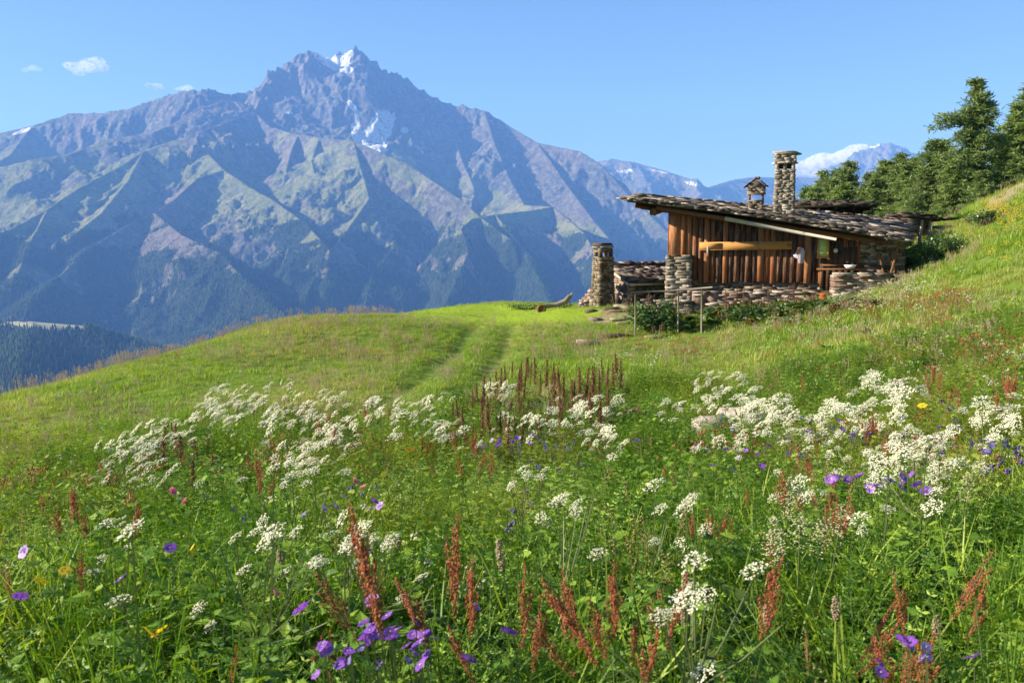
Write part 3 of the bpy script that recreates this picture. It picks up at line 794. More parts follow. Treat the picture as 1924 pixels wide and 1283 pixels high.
# shirt on a hook: a cloth with folds, shoulders and sleeve
p = L(1502, 478, -.10); t = empty('hanging_shirt', O + EX * p.x + EY * (p.y - .12) + Vector((0, 0, p.z)), -PHI, label='pale lilac shirt hanging from a hook on the plank wall', cat='shirt')
m = NT('lilac_cloth'); m.princ(m.mix(m.noise(6, 4, .6, m.obj()), (.38, .36, .46), (.62, .58, .66)), .9, .1); MC = m.m
W_ = lambda a, b: (a / 54, b / 54)
out = [(-2, 13), (2, 13), (6, 11), (9, 4), (8, -14), (5, -17), (-1, -16), (-3, -8), (-8, -6), (-11, -2), (-6, 4), (-5, 11)]
mb = MB(); ptsF = []; ptsB = []
for i, (a, b2) in enumerate(out):
    x, z = W_(a, b2); yy = .03 * math.sin(i * 2.1); ptsF.append((x, -.035 + yy, z)); ptsB.append((x, .02 + yy * .5, z))
n = len(out); cF = (0.01, -.07, .02); cB = (0.01, .03, .02)
mb.add(ptsF + [cF] + ptsB + [cB], [(i, (i + 1) % n, n) for i in range(n)] + [(n + 1 + (i + 1) % n, n + 1 + i, 2 * n + 1) for i in range(n)] + [(i, n + 1 + i, n + 1 + (i + 1) % n, (i + 1) % n) for i in range(n)], .5)
mb.build('cloth', MC, t, True)
mb = MB(); mb.tube([(-.02, 0, .25), (0, .02, .33), (.04, .05, .30)], [.012, .012, .012], 5); mb.build('hook', M_DARKWOOD, t)
m2 = NT('rust_cloth'); m2.princ((.45, .22, .12), .9)
mb = MB(); mb.add([(-.10, -.075, .2), (.0, -.085, .24), (.02, -.09, .08), (-.09, -.08, -.02), (-.10, -.06, .2), (.0, -.07, .24), (.02, -.07, .08), (-.09, -.06, -.02)], [(0, 1, 2, 3), (7, 6, 5, 4), (0, 3, 7, 4), (1, 5, 6, 2), (0, 4, 5, 1), (3, 2, 6, 7)]); mb.build('sleeve', m2.m, t)
# plate
p = L(1570, 471, -.12)
mb = MB(); n = 14
ring = lambda r, y: [(r * math.cos(6.283 * i / n), y, r * math.sin(6.283 * i / n)) for i in range(n)]
mb.add(ring(.075, 0) + ring(.05, -.02) + ring(.075, .02), [(i, (i + 1) % n, n + (i + 1) % n, n + i) for i in range(n)] + [tuple(range(n, 2 * n))] + [((i + 1) % n, i, 2 * n + i, 2 * n + (i + 1) % n) for i in range(n)] + [tuple(reversed(range(2 * n, 3 * n)))])
pl = mb.build('wall_plate_ornament', plain('cream_enamel', (.55, .53, .40), .4), None, label='small round cream plate fixed to the dark wall', cat='plate'); pl.name = 'plate'
pl.location = O + EX * p.x + EY * (p.y - .03) + Vector((0, 0, p.z)); pl.rotation_euler.z = -PHI
# bench with a white basin
p = L(1580, 506, -.45); gz0 = L(1580, 535, -.45).z
t = empty('wall_bench', O + EX * p.x + EY * p.y + Vector((0, 0, gz0)), -PHI, label='rough plank bench standing against the shaded end of the hut wall', cat='bench')
hh = p.z - gz0
mb = MB(); mb.box((0, 0, hh), (1.5, .34, .06)); mb.build('seat', M_BROWNWOOD, t)
for s_ in (-.6, .6): mb = MB(); mb.box((s_, 0, hh / 2 - .04), (.1, .28, hh)); mb.build('leg', M_BROWNWOOD, t)
mb = MB(); n = 16; q = L(1597, 508, -.45)
mb.add([(.13 * math.cos(6.283 * i / n), .13 * math.sin(6.283 * i / n), 0) for i in range(n)] + [(.2 * math.cos(6.283 * i / n), .2 * math.sin(6.283 * i / n), .11) for i in range(n)] + [(.18 * math.cos(6.283 * i / n), .18 * math.sin(6.283 * i / n), .11) for i in range(n)] + [(.11 * math.cos(6.283 * i / n), .11 * math.sin(6.283 * i / n), .02) for i in range(n)],
       [tuple(reversed(range(n)))] + [(k * n + i, k * n + (i + 1) % n, (k + 1) * n + (i + 1) % n, (k + 1) * n + i) for k in range(3) for i in range(n)] + [tuple(range(3 * n, 4 * n))])
o = mb.build('basin', plain('white_enamel', (.75, .78, .8), .3, .5), None, True, label='white enamel basin standing on the rough plank bench', cat='basin')
o.location = O + EX * q.x + EY * q.y + Vector((0, 0, gz0 + hh + .032))

# leaning poles in the dark corner at the right end
PL = []
for i, (x0, y0, x1, y1, d) in enumerate([(1665, 465, 1690, 505, -.5), (1650, 470, 1664, 512, -.45), (1690, 452, 1668, 512, -.6)]):
    a = L(x0, y0, d + .3); b_ = L(x1, y1, d); mb = MB()
    wa = O + EX * a.x + EY * a.y + Vector((0, 0, a.z)); wb = O + EX * b_.x + EY * b_.y + Vector((0, 0, b_.z)); wb.z = hz(wb.x, wb.y) - .02
    mb.tube([wa - wb, (wa - wb) * .5 + Vector((.02, 0, 0)), Vector((0, 0, 0))], [.03, .04, .04], 7)
    o = mb.build('leaning_pole', M_BROWNWOOD, None, label='weathered poles leaning in the dark corner at the right end of the hut', cat='pole', group='poles leaning at the hut end'); o.location = wb

# ---------------------------------------------------------------- building behind the roof
O2 = P(1560, 420, 37.5); e2 = Vector((1, 0, 0)); f2 = Vector((0, 1, 0))
t = empty('upper_cabin', O2 + Vector((0, 0, -2.2)), 0, label='dark timber cabin with a low flat roof standing just behind the tall chimney', cat='cabin')
s = 37.5 / F
mb = MB()
for i in range(20):
    mb.box((-1.05 + i * .125 - .1, 0, 1.3), (.115, .06, 2.9), None, 0)
for i in range(14): mb.box((-1.25, .2 + .2 * i, 1.3), (.06, .19, 2.9)); mb.box((1.42, .2 + .2 * i, 1.3), (.06, .19, 2.9))
mb.build('wall', M_DARKWOOD, t)
za = (420 - 384) * s + 2.2
def rf2(u, v): return Vector((-1.75 + 3.5 * u, -.7 + 3.8 * v, za - .08 + .25 * (1 - abs(2 * v - 1)) - .06))
mb = MB(); slab_roof(mb, rf2, 13, 13, .26, .035, 2)
mb.box((-.02, 1.2, za - .14), (3.4, 3.7, .07), None, 0, .1); r2 = mb.build('roof', M_DARKLAUZE, t)
for i in range(5):
    mb = MB(); mb.tube([(-1.55 + i * .76, -.68, za - .24), (-1.55 + i * .76, 3.0, za - .24)], [.07, .07], 7); mb.build('rafter', M_DARKWOOD, r2)
mb = MB(); mb.beam((-1.6, -.3, za - .35), (-1.28, .02, za - .9), .08, .08); mb.build('brace', M_DARKWOOD, t)

# low dark lean-to roof to the right of it
O3 = P(1690, 440, 36)
t = empty('lean_to_shed', O3 + Vector((0, 0, -1.4)), 0, label='low stone lean-to with a dark slab roof right of the hut roof', cat='shed')
s = 36 / F; za = (440 - 420) * s + 1.4
def rf3(u, v): return Vector((-2.0 + 2.55 * u, -.9 + 3.2 * v, za + .25 * v - .1 + .05 * u))
mb = MB(); slab_roof(mb, rf3, 9, 10, .27, .04, 2); mb.build('roof', M_DARKLAUZE, t)
mb = MB(); stone_face(mb, (-1.8, -.4, -.6), (1, 0, 0), (0, 0, 1), 2.2, za + .45, (0, .35, 0)); mb.build('wall', M_BROWNSTONE, t)

# ruined stone shelter on the slope
q4 = ground_hit(1740, 452, 0, 25); pass
O4 = Vector(q4) + Vector((0, .3, -.2))
t = empty('stone_shelter', O4, 0, label='tumbledown pinkish stone shelter with a sagging slab roof on the slope', cat='shelter')
zt4 = P(1735, 408, O4.y).z - O4.z
mb = MB()
stone_face(mb, (-.75, 0, 0), (1, 0, 0), (0, 0, 1), .38, zt4 - .1, (0, .4, 0)); mb.build('wall', M_PINKSTONE, t); mb = MB()
stone_face(mb, (.55, 0, 0), (1, 0, 0), (0, 0, 1), .5, zt4 - .35, (0, .4, 0)); mb.build('wall', M_PINKSTONE, t); mb = MB()
stone_face(mb, (-.75, 1.4, 0), (1, 0, 0), (0, 0, 1), 1.7, zt4 - .1, (0, .3, 0))
mb.build('wall', M_PINKSTONE, t)
def rf4(u, v): return Vector((-1.0 + 1.2 * u, -.3 + 2 * v, zt4 - .02 - .1 * u))
def rf5(u, v): return Vector((.1 + 1.1 * u, -.2 + 1.8 * v, zt4 - .12 - .02 * u))
mb = MB(); slab_roof(mb, rf4, 4, 6, .26, .05, 3); slab_roof(mb, rf5, 4, 6, .24, .04, 2); mb.build('roof', M_DARKLAUZE, t)
mb = MB(); mb.beam((-.1, .05, 0), (-.05, .02, zt4 - .1), .1, .1, up=Vector((0, 1, 0))); mb.beam((.25, .05, 0), (.28, .02, zt4 - .15), .08, .08, up=Vector((0, 1, 0))); mb.build('post', M_GREYWOOD, t)

# ---------------------------------------------------------------- small outbuilding with its own chimney, on the left
PH2 = R(-24)
O5 = P(1165, 575, 32.5); O5.z = hz(O5.x, O5.y)
EX5 = Vector((math.cos(PH2), -math.sin(PH2), 0)); EY5 = Vector((math.sin(PH2), math.cos(PH2), 0))
L5 = lambda a, b, d: L(a, b, d, O5, EX5, EY5)
t = empty('stone_outbuilding', O5, -PH2, label='small stone outbuilding with a slab roof and a chimney, left of the hut', cat='outbuilding')
mb = MB(); p = L5(1165, 575, 0); e = L5(1262, 575, 0); zw = L5(1200, 528, 0).z
stone_face(mb, (L5(1180, 575, 0).x, 0, -.6), (1, 0, 0), (0, 0, 1), e.x - L5(1180, 575, 0).x, zw + .62, (0, .4, 0), .05, .11)
mb.build('wall', M_BROWNSTONE, t)
# gable turned to the sun
mb = MB(); ga = L5(1149, 575, 1.6); gb = L5(1180, 575, 0); gv = Vector((gb.x - ga.x, gb.y - ga.y, 0)); gl = gv.length; gv.normalize(); gn_ = Vector((-gv.y, gv.x, 0))
zA = L5(1149, 507, 1.6).z; zB = L5(1180, 527, 0).z
z = -.6
while z < zA:
    rh = random.uniform(.06, .13)
    umax = gl if z < zB else gl * (zA - z) / (zA - zB)
    u = 0
    while u < umax - .03:
        l = min(random.uniform(.15, .4), umax - u)
        mb.box(Vector((ga.x, ga.y, z + rh / 2)) + gv * (u + l / 2) + gn_ * .15, (l * .97, .3, rh * .92), Matrix((gv, gn_, Vector((0, 0, 1)))).transposed(), .08); u += l
    z += rh
mb.build('gable', M_PINKSTONE, t)
r00, r10, r01, r11 = L5(1182, 531, -.2), L5(1262, 529, -.2), L5(1142, 500, 1.9), L5(1262, 498, 2.0)
def rf6(u, v): return lerp(lerp(r00, r10, u), lerp(r01, r11, u), v)
mb = MB(); slab_roof(mb, rf6, 9, 13, .27, .04, 1)
for k in range(2): slab_roof(mb, lambda u, v: rf6(u, v * .06) + Vector((0, 0, .02 * k)), 12, 1, .2, .04, 1); slab_roof(mb, lambda u, v: rf6(u, .94 + v * .06) + Vector((0, 0, .03 + .03 * k)), 12, 1, .22, .05, 1)
rr = mb.build('roof', M_LAUZE, t)
mb = MB(); mb.beam(lerp(r01, r00, .02) + Vector((-.05, 0, -.06)), lerp(r01, r00, 1) + Vector((-.05, 0, -.06)), .05, .10); mb.beam(r00 + Vector((0, -.03, -.08)), r10 + Vector((0, -.03, -.08)), .05, .08); mb.build('bargeboard', M_GREYWOOD, rr)
# its chimney
c0 = L5(1132, 570, .35); cw = L5(1149, 540, .35).x - L5(1117, 540, .35).x
Zc = lambda y: L5(1132, y, .35).z
mb = MB(); stone_tower(mb, c0.x, c0.y, -.4, Zc(484), cw * .80, .58, .36, .05, .12); ch = mb.build('chimney', M_BROWNSTONE, t)
mb = MB(); mb.box((c0.x, c0.y, (Zc(484) - .4) / 2), (cw * .6, .34, Zc(484) + .3)); mb.build('chimney_dark_core', M_JOINTS_AND_SHADE, ch)
mb = MB()
for a_ in (-1, 1):
    for b2 in (-1, 1): mb.box((c0.x + a_ * cw * .30, c0.y + b2 * .18, (Zc(484) + Zc(470)) / 2), (.12, .12, Zc(470) - Zc(484) + .03), None, .1)
mb.slab((c0.x, c0.y, Zc(484) + .01), cw * .46, .33, .05); 
stone_tower(mb, c0.x, c0.y, Zc(474), Zc(466), cw * .72, .5, 0, .05, .07)
mb.slab((c0.x, c0.y, Zc(465) + .01), cw * .56, .40, .05, None, 8, .9)
mb.slab((c0.x, c0.y, Zc(461)), cw * .50, .36, .06, None, 8, .1); mb.slab((c0.x, c0.y, Zc(458)), cw * .42, .32, .06, None, 8, .1)
mb.build('chimney_cap', M_BROWNSTONE, ch)
# rubble wall stepping down on the far left
a = P(1093, 572, 33.2); t = empty('rubble_wall', Vector((a.x, a.y, hz(a.x, a.y))), 0, label='pink and brown rubble wall stepping down left of the small chimney', cat='wall')
mb = MB()
for i in range(150):
    u = random.random(); hmax = .15 + 1.15 * u ** 1.3
    mb.slab((u * .75 + random.uniform(-.04, .04), random.uniform(-.25, .4), random.uniform(-.2, hmax)), random.uniform(.08, .2), random.uniform(.08, .18), random.uniform(.06, .12), Matrix.Rotation(random.uniform(-.2, .2), 3, 'X'))
mb.build('stones', M_PINKSTONE, t)

# ---------------------------------------------------------------- terrace walls, rail, log, stumps
def drystone(name, x0, x1, ytop, d, thick, mat, label, cap=False, ph=PHI, pit=.5):
    A = P(x0, ytop, d); B = A + Vector((math.cos(ph), -math.sin(ph), 0)) * ((x1 - x0) / F * d)
    g0 = min(hz(A.x, A.y), hz(B.x, B.y)) - .15; t = empty(name, Vector((A.x, A.y, g0)), -ph, label=label, cat='wall')
    w = (B - A).length; h = A.z - g0 - (.08 if cap else 0)
    mb = MB(); stone_face(mb, (0, 0, 0), (1, 0, 0), (0, 0, 1), w, h, (0, thick, 0), .04, .09, .25, .75)
    for i in range(int(w * 3)):
        mb.slab((random.uniform(0, w), random.uniform(0, thick), h + random.uniform(-.02, .05)), random.uniform(.1, .25), random.uniform(.1, .2), .06)
    mb.build('courses', mat, t)
    if cap:
        mb = MB(); u = 0
        while u < w:
            l = random.uniform(.45, .8); mb.slab((u + l / 2, thick / 2, h + .07), l / 2, thick / 2 + .06, .075, None, 8); u += l * .96
        mb.build('capstone', M_STONE, t)
    return t
drystone('terrace_wall', 1300, 1545, 548, 28.9, .6, M_PINKSTONE, 'low dry-stone terrace wall of pinkish slabs below the plank wall')
drystone('terrace_wall', 1478, 1562, 560, 27.6, .4, M_STONE, 'short pale stone wall standing in the flowers near the rust-red drum', ph=R(5))
drystone('capped_wall', 1566, 1668, 514, 27.6, .5, M_PINKSTONE, 'low reddish wall with a pale flat capstone, right end of the terrace', True, ph=R(8))
drystone('garden_wall', 1212, 1300, 566, 29.0, .5, M_STONE, 'pale stepped stone footing under the corner pier behind the railing', ph=R(6))
# loose flat stones in front of the hut
for i in range(16):
    x = random.uniform(1110, 1330); y = random.uniform(575, 606); d = 25.5 + (606 - y) * .2
    p = P(x, y, d); z = hz(p.x, p.y); mb = MB(); mb.slab((0, 0, .02), random.uniform(.18, .5), random.uniform(.15, .35), random.uniform(.06, .12), Matrix.Rotation(random.uniform(-.1, .1), 3, 'X'))
    o = mb.build('flat_stone', M_BROWNSTONE, None, label='flat paving stone lying in the grass before the hut', cat='stone', group='flat stones in the grass before the hut'); o.location = (p.x, p.y, z)
# railing
A = P(1190, 549, 26.2); B = P(1332, 541, 26.0)
t = empty('pole_railing', Vector((A.x, A.y, hz(A.x, A.y))), 0, label='rough pole railing with silvered top rail beside the leafy bush', cat='railing')
b0 = t.location
mb = MB(); mb.tube([A - b0 + Vector((-.08, 0, 0)), lerp(A, B, .45) - b0 + Vector((0, 0, -.03)), B - b0 + Vector((.1, 0, .02))], [.022, .028, .024], 7); mb.build('rail', M_RAILWOOD, t)
for px in (1194, 1275, 1319):
    k = (px - 1190) / 142; q = lerp(A, B, k); zg = hz(q.x, q.y); mb = MB()
    mb.tube([q - b0 + Vector((0, 0, -.04)), Vector((q.x + .02, q.y, zg - .2)) - b0], [.026, .03], 7); mb.build('post', M_RAILWOOD, t)
# fallen log with a stub, stump, rust drum
p = P(1050, 583, 33); z = hz(p.x, p.y)
mb = MB(); mb.tube([(-.55, 0, .06), (-.1, .05, .14), (.25, .0, .27), (.42, 0, .48), (.46, 0, .58)], [.07, .09, .11, .09, .05], 9); mb.tube([(-.05, 0, .1), (.02, -.1, -.1)], [.05, .04], 6); mb.tube([(.38, 0, .42), (.52, -.05, .60)], [.05, .03], 6)
o = mb.build('fallen_log', M_RAILWOOD, None, True, label='bleached twisted log lying on the bright grass left of the hut', cat='log'); o.location = (p.x, p.y, z)
p = P(1016, 583, 33); z = hz(p.x, p.y); mb = MB(); mb.tube([(0, .12, .13), (.05, -.12, .13)], [.17, .17], 12); o = mb.build('cut_log', M_BROWNWOOD, None, False, label='round brown cut log lying left of the bleached log', cat='log'); o.location = (p.x, p.y, z)
m = NT('rust'); m.princ(m.ramp(m.noise(8, 5, .7, m.obj()), [(.3, (.28, .07, .02)), (.6, (.55, .17, .05))]), .9, .1); M_RUST = m.m
for (px, py, d, rr_, hh, lb) in ((1549, 553, 26.9, .15, .3, 'rust-red metal drum half hidden in flowers below the terrace'),):
    p = P(px, py, d); z = hz(p.x, p.y); t = empty('rusty_drum', (p.x, p.y, z - .05), .3, label=lb, cat='drum'); top = max(p.z - z + .05, .30)
    mb = MB(); mb.tube([(0, 0, 0), (0, 0, top * .33), (0, 0, top * .34), (0, 0, top * .36), (0, 0, top * .66), (0, 0, top * .68), (0, 0, top)], [rr_, rr_, rr_ * 1.05, rr_, rr_, rr_ * 1.05, rr_], 16); mb.build('body', M_RUST, t)
    mb = MB(); mb.tube([(0, 0, top + .001), (0, 0, top + .03)], [rr_ * 1.06, rr_ * 1.06], 16); mb.build('rim', M_RUST, t)
# trough log lying in the flowers, and white rock
A = P(1120, 800, 10.6); B = P(1200, 765, 11.2); zA = hz(A.x, A.y)
mb = MB(); mb.tube([Vector((0, 0, .12)), Vector((B.x - A.x, B.y - A.y, hz(B.x, B.y) - zA + .2))], [.15, .16], 10)
o = mb.build('dark_log', M_DARKWOOD, None, label='dark rotting log lying among the dock stalks', cat='log'); o.location = (A.x, A.y, zA)
for (px, py, d, sz, lb) in ((1335, 800, 9.9, .30, 'pale grey boulder among white flowers, left of its pair'), (1400, 795, 10, .36, 'larger pale grey boulder among white flowers, right of its pair'), (1295, 815, 9.8, .15, 'small flat pale stone at the foot of the pale boulders')):
    p = P(px, py, d); z = hz(p.x, p.y); mb = MB(); n = 0
    V = []; nu, nv = 12, 8
    for j in range(nv + 1):
        for i in range(nu):
            th = math.pi * j / nv; ph = 6.283 * i / nu; v = Vector((math.sin(th) * math.cos(ph), math.sin(th) * math.sin(ph), math.cos(th)))
            k = 1 + .55 * mn.noise(v * 1.6 + Vector((px, 0, 0))); V.append(v * k * sz)
            V[-1].z *= 1.0
    mb.add(V, [(j * nu + i, j * nu + (i + 1) % nu, (j + 1) * nu + (i + 1) % nu, (j + 1) * nu + i) for j in range(nv) for i in range(nu)], .9)
    o = mb.build('pale_boulder', M_STONE, None, label=lb, cat='boulder'); o.location = (p.x, p.y, z + sz * .22)
# ---------------------------------------------------------------- conifers
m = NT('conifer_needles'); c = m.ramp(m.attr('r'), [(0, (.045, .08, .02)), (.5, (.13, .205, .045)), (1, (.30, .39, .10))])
oi = m.n('ShaderNodeObjectInfo'); c = m.mix(m.math('MULTIPLY', oi.outputs['Random'], .45), c, (.05, .09, .04))
m.leaf(c, .4, .6, None, .03); M_NEEDLE = m.m
m = NT('conifer_bark'); a = m.noise(6, 5, .7, m.obj()); m.princ(m.mix(a, (.05, .035, .025), (.16, .12, .09)), .95, .1, m.bump(a, .8, .03)); M_BARK = m.m

def conifer(seed, h, rad, lean=0.0, levels=34, irregular=.35, arms=()):
    rg = random.Random(seed); tr = MB(); V = []; Rr = []
    axis_ = [Vector((lean * (t ** 1.5) * h + .04 * h * mn.noise(Vector((seed, t * 3, 0))), .03 * h * mn.noise(Vector((t * 3, seed, 5))), t * h)) for t in [i / 10 for i in range(11)]]
    r0 = .018 * h + .05
    tr.tube(axis_, [r0 * (1 - .93 * i / 10) for i in range(11)], 7)
    def at(t):
        k = min(int(t * 10), 9); return axis_[k].lerp(axis_[k + 1], t * 10 - k)
    def tuft(p, size, r):
        n = rg.randint(6, 9)
        for _ in range(n):
            d = Vector((rg.gauss(0, 1), rg.gauss(0, 1), rg.gauss(.25, .8))).normalized()
            s_ = d.cross(Vector((rg.gauss(0, 1), rg.gauss(0, 1), rg.gauss(0, 1)))).normalized() * size * rg.uniform(.10, .20)
            a = p + Vector((rg.uniform(-1, 1), rg.uniform(-1, 1), rg.uniform(-.7, .7))) * size * .55
            e = a + d * size * rg.uniform(.5, 1.1)
            V.extend([a - s_ * .4, a + s_ * .4, a.lerp(e, .6) + s_, e]); q_ = min(1, max(0, r + rg.uniform(-.25, .25))); Rr.extend([q_] * 4)
    def branch(p, az, el, L, t):
        d = Vector((math.cos(az) * math.cos(el), math.sin(az) * math.cos(el), math.sin(el)))
        pts = [p]; n = max(3, int(L / .45)); q = p.copy(); dd = d.copy()
        for i in range(n):
            dd = (dd + Vector((rg.uniform(-.12, .12), rg.uniform(-.12, .12), (-.08 if i < n * .6 else .13) + rg.uniform(-.04, .04)))).normalized(); q = q + dd * L / n; pts.append(q.copy())
        tr.tube(pts, [max(.012, (.012 + .016 * L) * (1 - .85 * i / n)) for i in range(n + 1)], 4, cap=False)
        side = Vector((-math.sin(az), math.cos(az), 0))
        for i in range(1, n + 1):
            f = i / n
            for _ in range(4):
                wdt = L * .30 * (1 - .65 * f) * rg.uniform(-1, 1)
                u = pts[i - 1].lerp(pts[i], rg.random()) + side * wdt + Vector((0, 0, -abs(wdt) * .18 + rg.uniform(-.06, .06)))
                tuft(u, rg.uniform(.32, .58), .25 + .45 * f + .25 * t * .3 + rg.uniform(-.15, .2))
    for i in range(levels):
        t = .06 + .92 * (i + rg.random() * .7) / levels
        prof = (1 - t) ** .62 * (.55 + .45 * min(1, t * 6)) + .04
        nb = rg.randint(4, 6) if t < .85 else rg.randint(3, 4)
        for b in range(nb):
            az = rg.random() * 6.283
            k = 1 - irregular * (.5 + .9 * mn.noise(Vector((math.cos(az) * 1.3, math.sin(az) * 1.3 + seed, t * 5))))
            if rg.random() < .10: k *= .5
            branch(at(t), az, R(rg.uniform(-4, 16) + 38 * max(0, t - .55)), max(.3, rad * prof * k * rg.uniform(.75, 1.15)), t)
    for (t, az, L, el) in arms:
        for _ in range(3): branch(at(t), R(az + rg.uniform(-12, 12)), R(el + rg.uniform(-6, 6)), L * rg.uniform(.8, 1), t)
    q = np.arange(len(V)).reshape(-1, 4)
    return tr.mesh('trunk', M_BARK, True), npmesh('crown', [tuple(v) for v in V], q, [M_NEEDLE], {'r': Rr})
PROTO = {
 'big': conifer(3, 15, 5.0, -.0, 44, .5, [(.70, 185, 4.4, 14), (.73, 178, 3.8, 18), (.52, 200, 4.6, 2), (.60, 10, 3.6, 8), (.80, 15, 2.4, 16)]),
 'a': conifer(11, 13, 3.2, .01, 36, .3), 'b': conifer(17, 13, 3.6, -.01, 34, .45), 'c': conifer(23, 12, 2.8, .0, 34, .3), 'd': conifer(29, 11, 3.4, .015, 30, .55)}
PH0 = {'big': 15, 'a': 13, 'b': 13, 'c': 12, 'd': 11}
TREES = [ # px of the tip, py tip, distance, shape, width factor, turn, label
 (1836,146,60,'big',1.0,0,'tallest larch, ragged crown with a long branch reaching left over the slope'),
 (1912,196,66,'b',1.15,1.1,'dark larch at the right edge, next to the tallest larch'),
 (1950,150,72,'a',1.2,2.0,'larch partly cut off by the right edge of the view'),
 (1878,250,62,'c',1.2,2.9,'dark larch filling the gap right of the tallest larch'),
 (1757,262,66,'d',1.25,.6,'larch just left of the tallest larch, its tip level with the far summit'),
 (1795,300,56,'a',1.25,1.7,'bushy larch in front of the tallest one'),
 (1738,318,60,'b',1.2,3.3,'lower larch standing at the left foot of the tall group'),
 (1850,320,54,'d',1.3,4.0,'low larch below the tallest larch, against the bank'),
 (1690,290,78,'a',1.1,5.0,'dense larch under the far snow summit, right of its twin'),
 (1664,300,80,'c',1.2,.3,'dense larch under the far snow summit, left of its twin'),
 (1712,345,70,'c',1.3,2.2,'short larch in the gap behind the stone shelter'),
 (1645,335,76,'d',1.1,1.2,'short larch right of the low dark cabin roof'),
 (1602,304,88,'a',1.0,2.6,'larch with the highest tip in the group behind the cabin roof'),
 (1578,316,90,'c',1.1,4.4,'larch second from the right in the group behind the cabin roof'),
 (1548,320,92,'b',.9,5.2,'larch in the middle of the group behind the cabin roof'),
 (1518,350,94,'d',.9,.9,'lowest larch, just right of the tall stone chimney'),
 (1622,345,84,'b',.9,3.0,'larch at the right end of the group behind the cabin roof'),
 (1775,345,72,'a',1.3,1.9,'larch hidden up to its top behind the front row of the tall group'),
 (1815,350,66,'c',1.4,.4,'low larch filling the shade under the tallest larch'),
 (1562,335,82,'d',1.1,2.3,'front larch of the group behind the cabin roof'),
 (1535,352,80,'a',1.0,3.7,'small larch between the chimney and the cabin roof group'),
 (1632,325,86,'a',1.2,5.5,'dark larch closing the gap between the cabin group and the far snow summit'),
 (1705,310,74,'b',1.2,.8,'larch closing the gap right of the pair under the far snow summit'),
 (1722,296,76,'d',1.2,2.9,'slim larch behind the lower larch at the left foot of the tall group'),
 (1585,345,78,'c',1.3,1.3,'low larch just above the dark cabin roof'),
 (1900,300,58,'b',1.3,4.4,'larch rising behind the bank at the right edge'),
]
for i, (px, py, d, k, wf, rz, lb) in enumerate(TREES):
    p = P(px, py, d); g = float(hz(p.x, p.y))
    g = max(g, p.z - 22); hh = p.z - g + .2; s = hh / PH0[k]
    t = empty('larch_tree', (p.x, p.y, g - .2), rz, label=lb, cat='tree', group='larches behind the hut')
    w = min(s, 1.25) * wf * 1.35 if k != 'big' else s * 1.1
    t.scale = (w, w, s)
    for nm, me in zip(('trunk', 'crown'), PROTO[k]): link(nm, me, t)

# leafy bushes
m = NT('bush_leaves'); c = m.ramp(m.attr('r'), [(0, (.03, .065, .015)), (.5, (.07, .14, .03)), (1, (.16, .26, .06))]); m.leaf(c, .35, .45, None, .07); M_BUSH = m.m
def bush(name, px, py, d, rx, ry, rh, n, leaf, label, seed=1, mat=None):
    p = Vector(ground_hit(px, py, 0, 20)) if name == 'leafy_bush' and px > 1600 else P(px, py, d)
    z = hz(p.x, p.y); rg = random.Random(seed); t = empty(name, (p.x, p.y, z), 0, label=label, cat='bush')
    st = MB(); V = []; Rr = []
    cl = [(rg.uniform(-.8, .8) * rx, rg.uniform(-.8, .8) * ry, rh * rg.uniform(.25, .95)) for _ in range(12)]
    for c_ in cl: st.tube([(c_[0] * .2, c_[1] * .2, -.05), (c_[0] * .6, c_[1] * .6, c_[2] * .5), c_], [.02, .014, .006], 4)
    for _ in range(n):
        c_ = rg.choice(cl); q = Vector(c_) + Vector((rg.gauss(0, rx * .22), rg.gauss(0, ry * .22), rg.gauss(0, rh * .16)))
        q.z = max(.02, q.z); dv = Vector((rg.gauss(0, 1), rg.gauss(0, 1), rg.gauss(.2, .6))).normalized(); s_ = dv.cross(Vector((rg.gauss(0, .4), rg.gauss(0, .4), 1))).normalized() * leaf * .38
        l = leaf * rg.uniform(.7, 1.3); V.extend([q, q + dv * l * .5 + s_, q + dv * l, q + dv * l * .5 - s_]); Rr.extend([rg.random()] * 4)
    st.build('stem', M_BARK, t); link('foliage', npmesh('foliage', [tuple(v) for v in V], np.arange(len(V)).reshape(-1, 4), [mat or M_BUSH], {'r': Rr}), t)
bush('leafy_bush', 1235, 600, 26.6, .72, .5, .85, 1500, .13, 'dark leafy bush growing around the pole railing before the hut', 1)
bush('leafy_bush', 1055, 570, 36, .5, .4, .35, 500, .07, 'low green bush on the skyline beside the bleached log', 2)
bush('leafy_bush', 990, 578, 37, .9, .5, .25, 500, .07, 'flat dark bush on the skyline left of the cut log', 3)
bush('leafy_bush', 1752, 492, 31.5, 1.0, .6, .75, 3000, .08, 'rounded dark bush on the slope below the stone shelter', 4)
bush('leafy_bush', 1695, 500, 32.5, .6, .5, .5, 1400, .08, 'shaded bush in the hollow at the right end of the hut', 5)
bush('leafy_bush', 1840, 425, 35, .8, .5, .45, 1500, .08, 'green bush on the slope just under the tallest larch', 6)
bush('leafy_bush', 1415, 590, 26.4, .6, .4, .4, 700, .10, 'leafy plants at the foot of the pinkish terrace wall', 7)
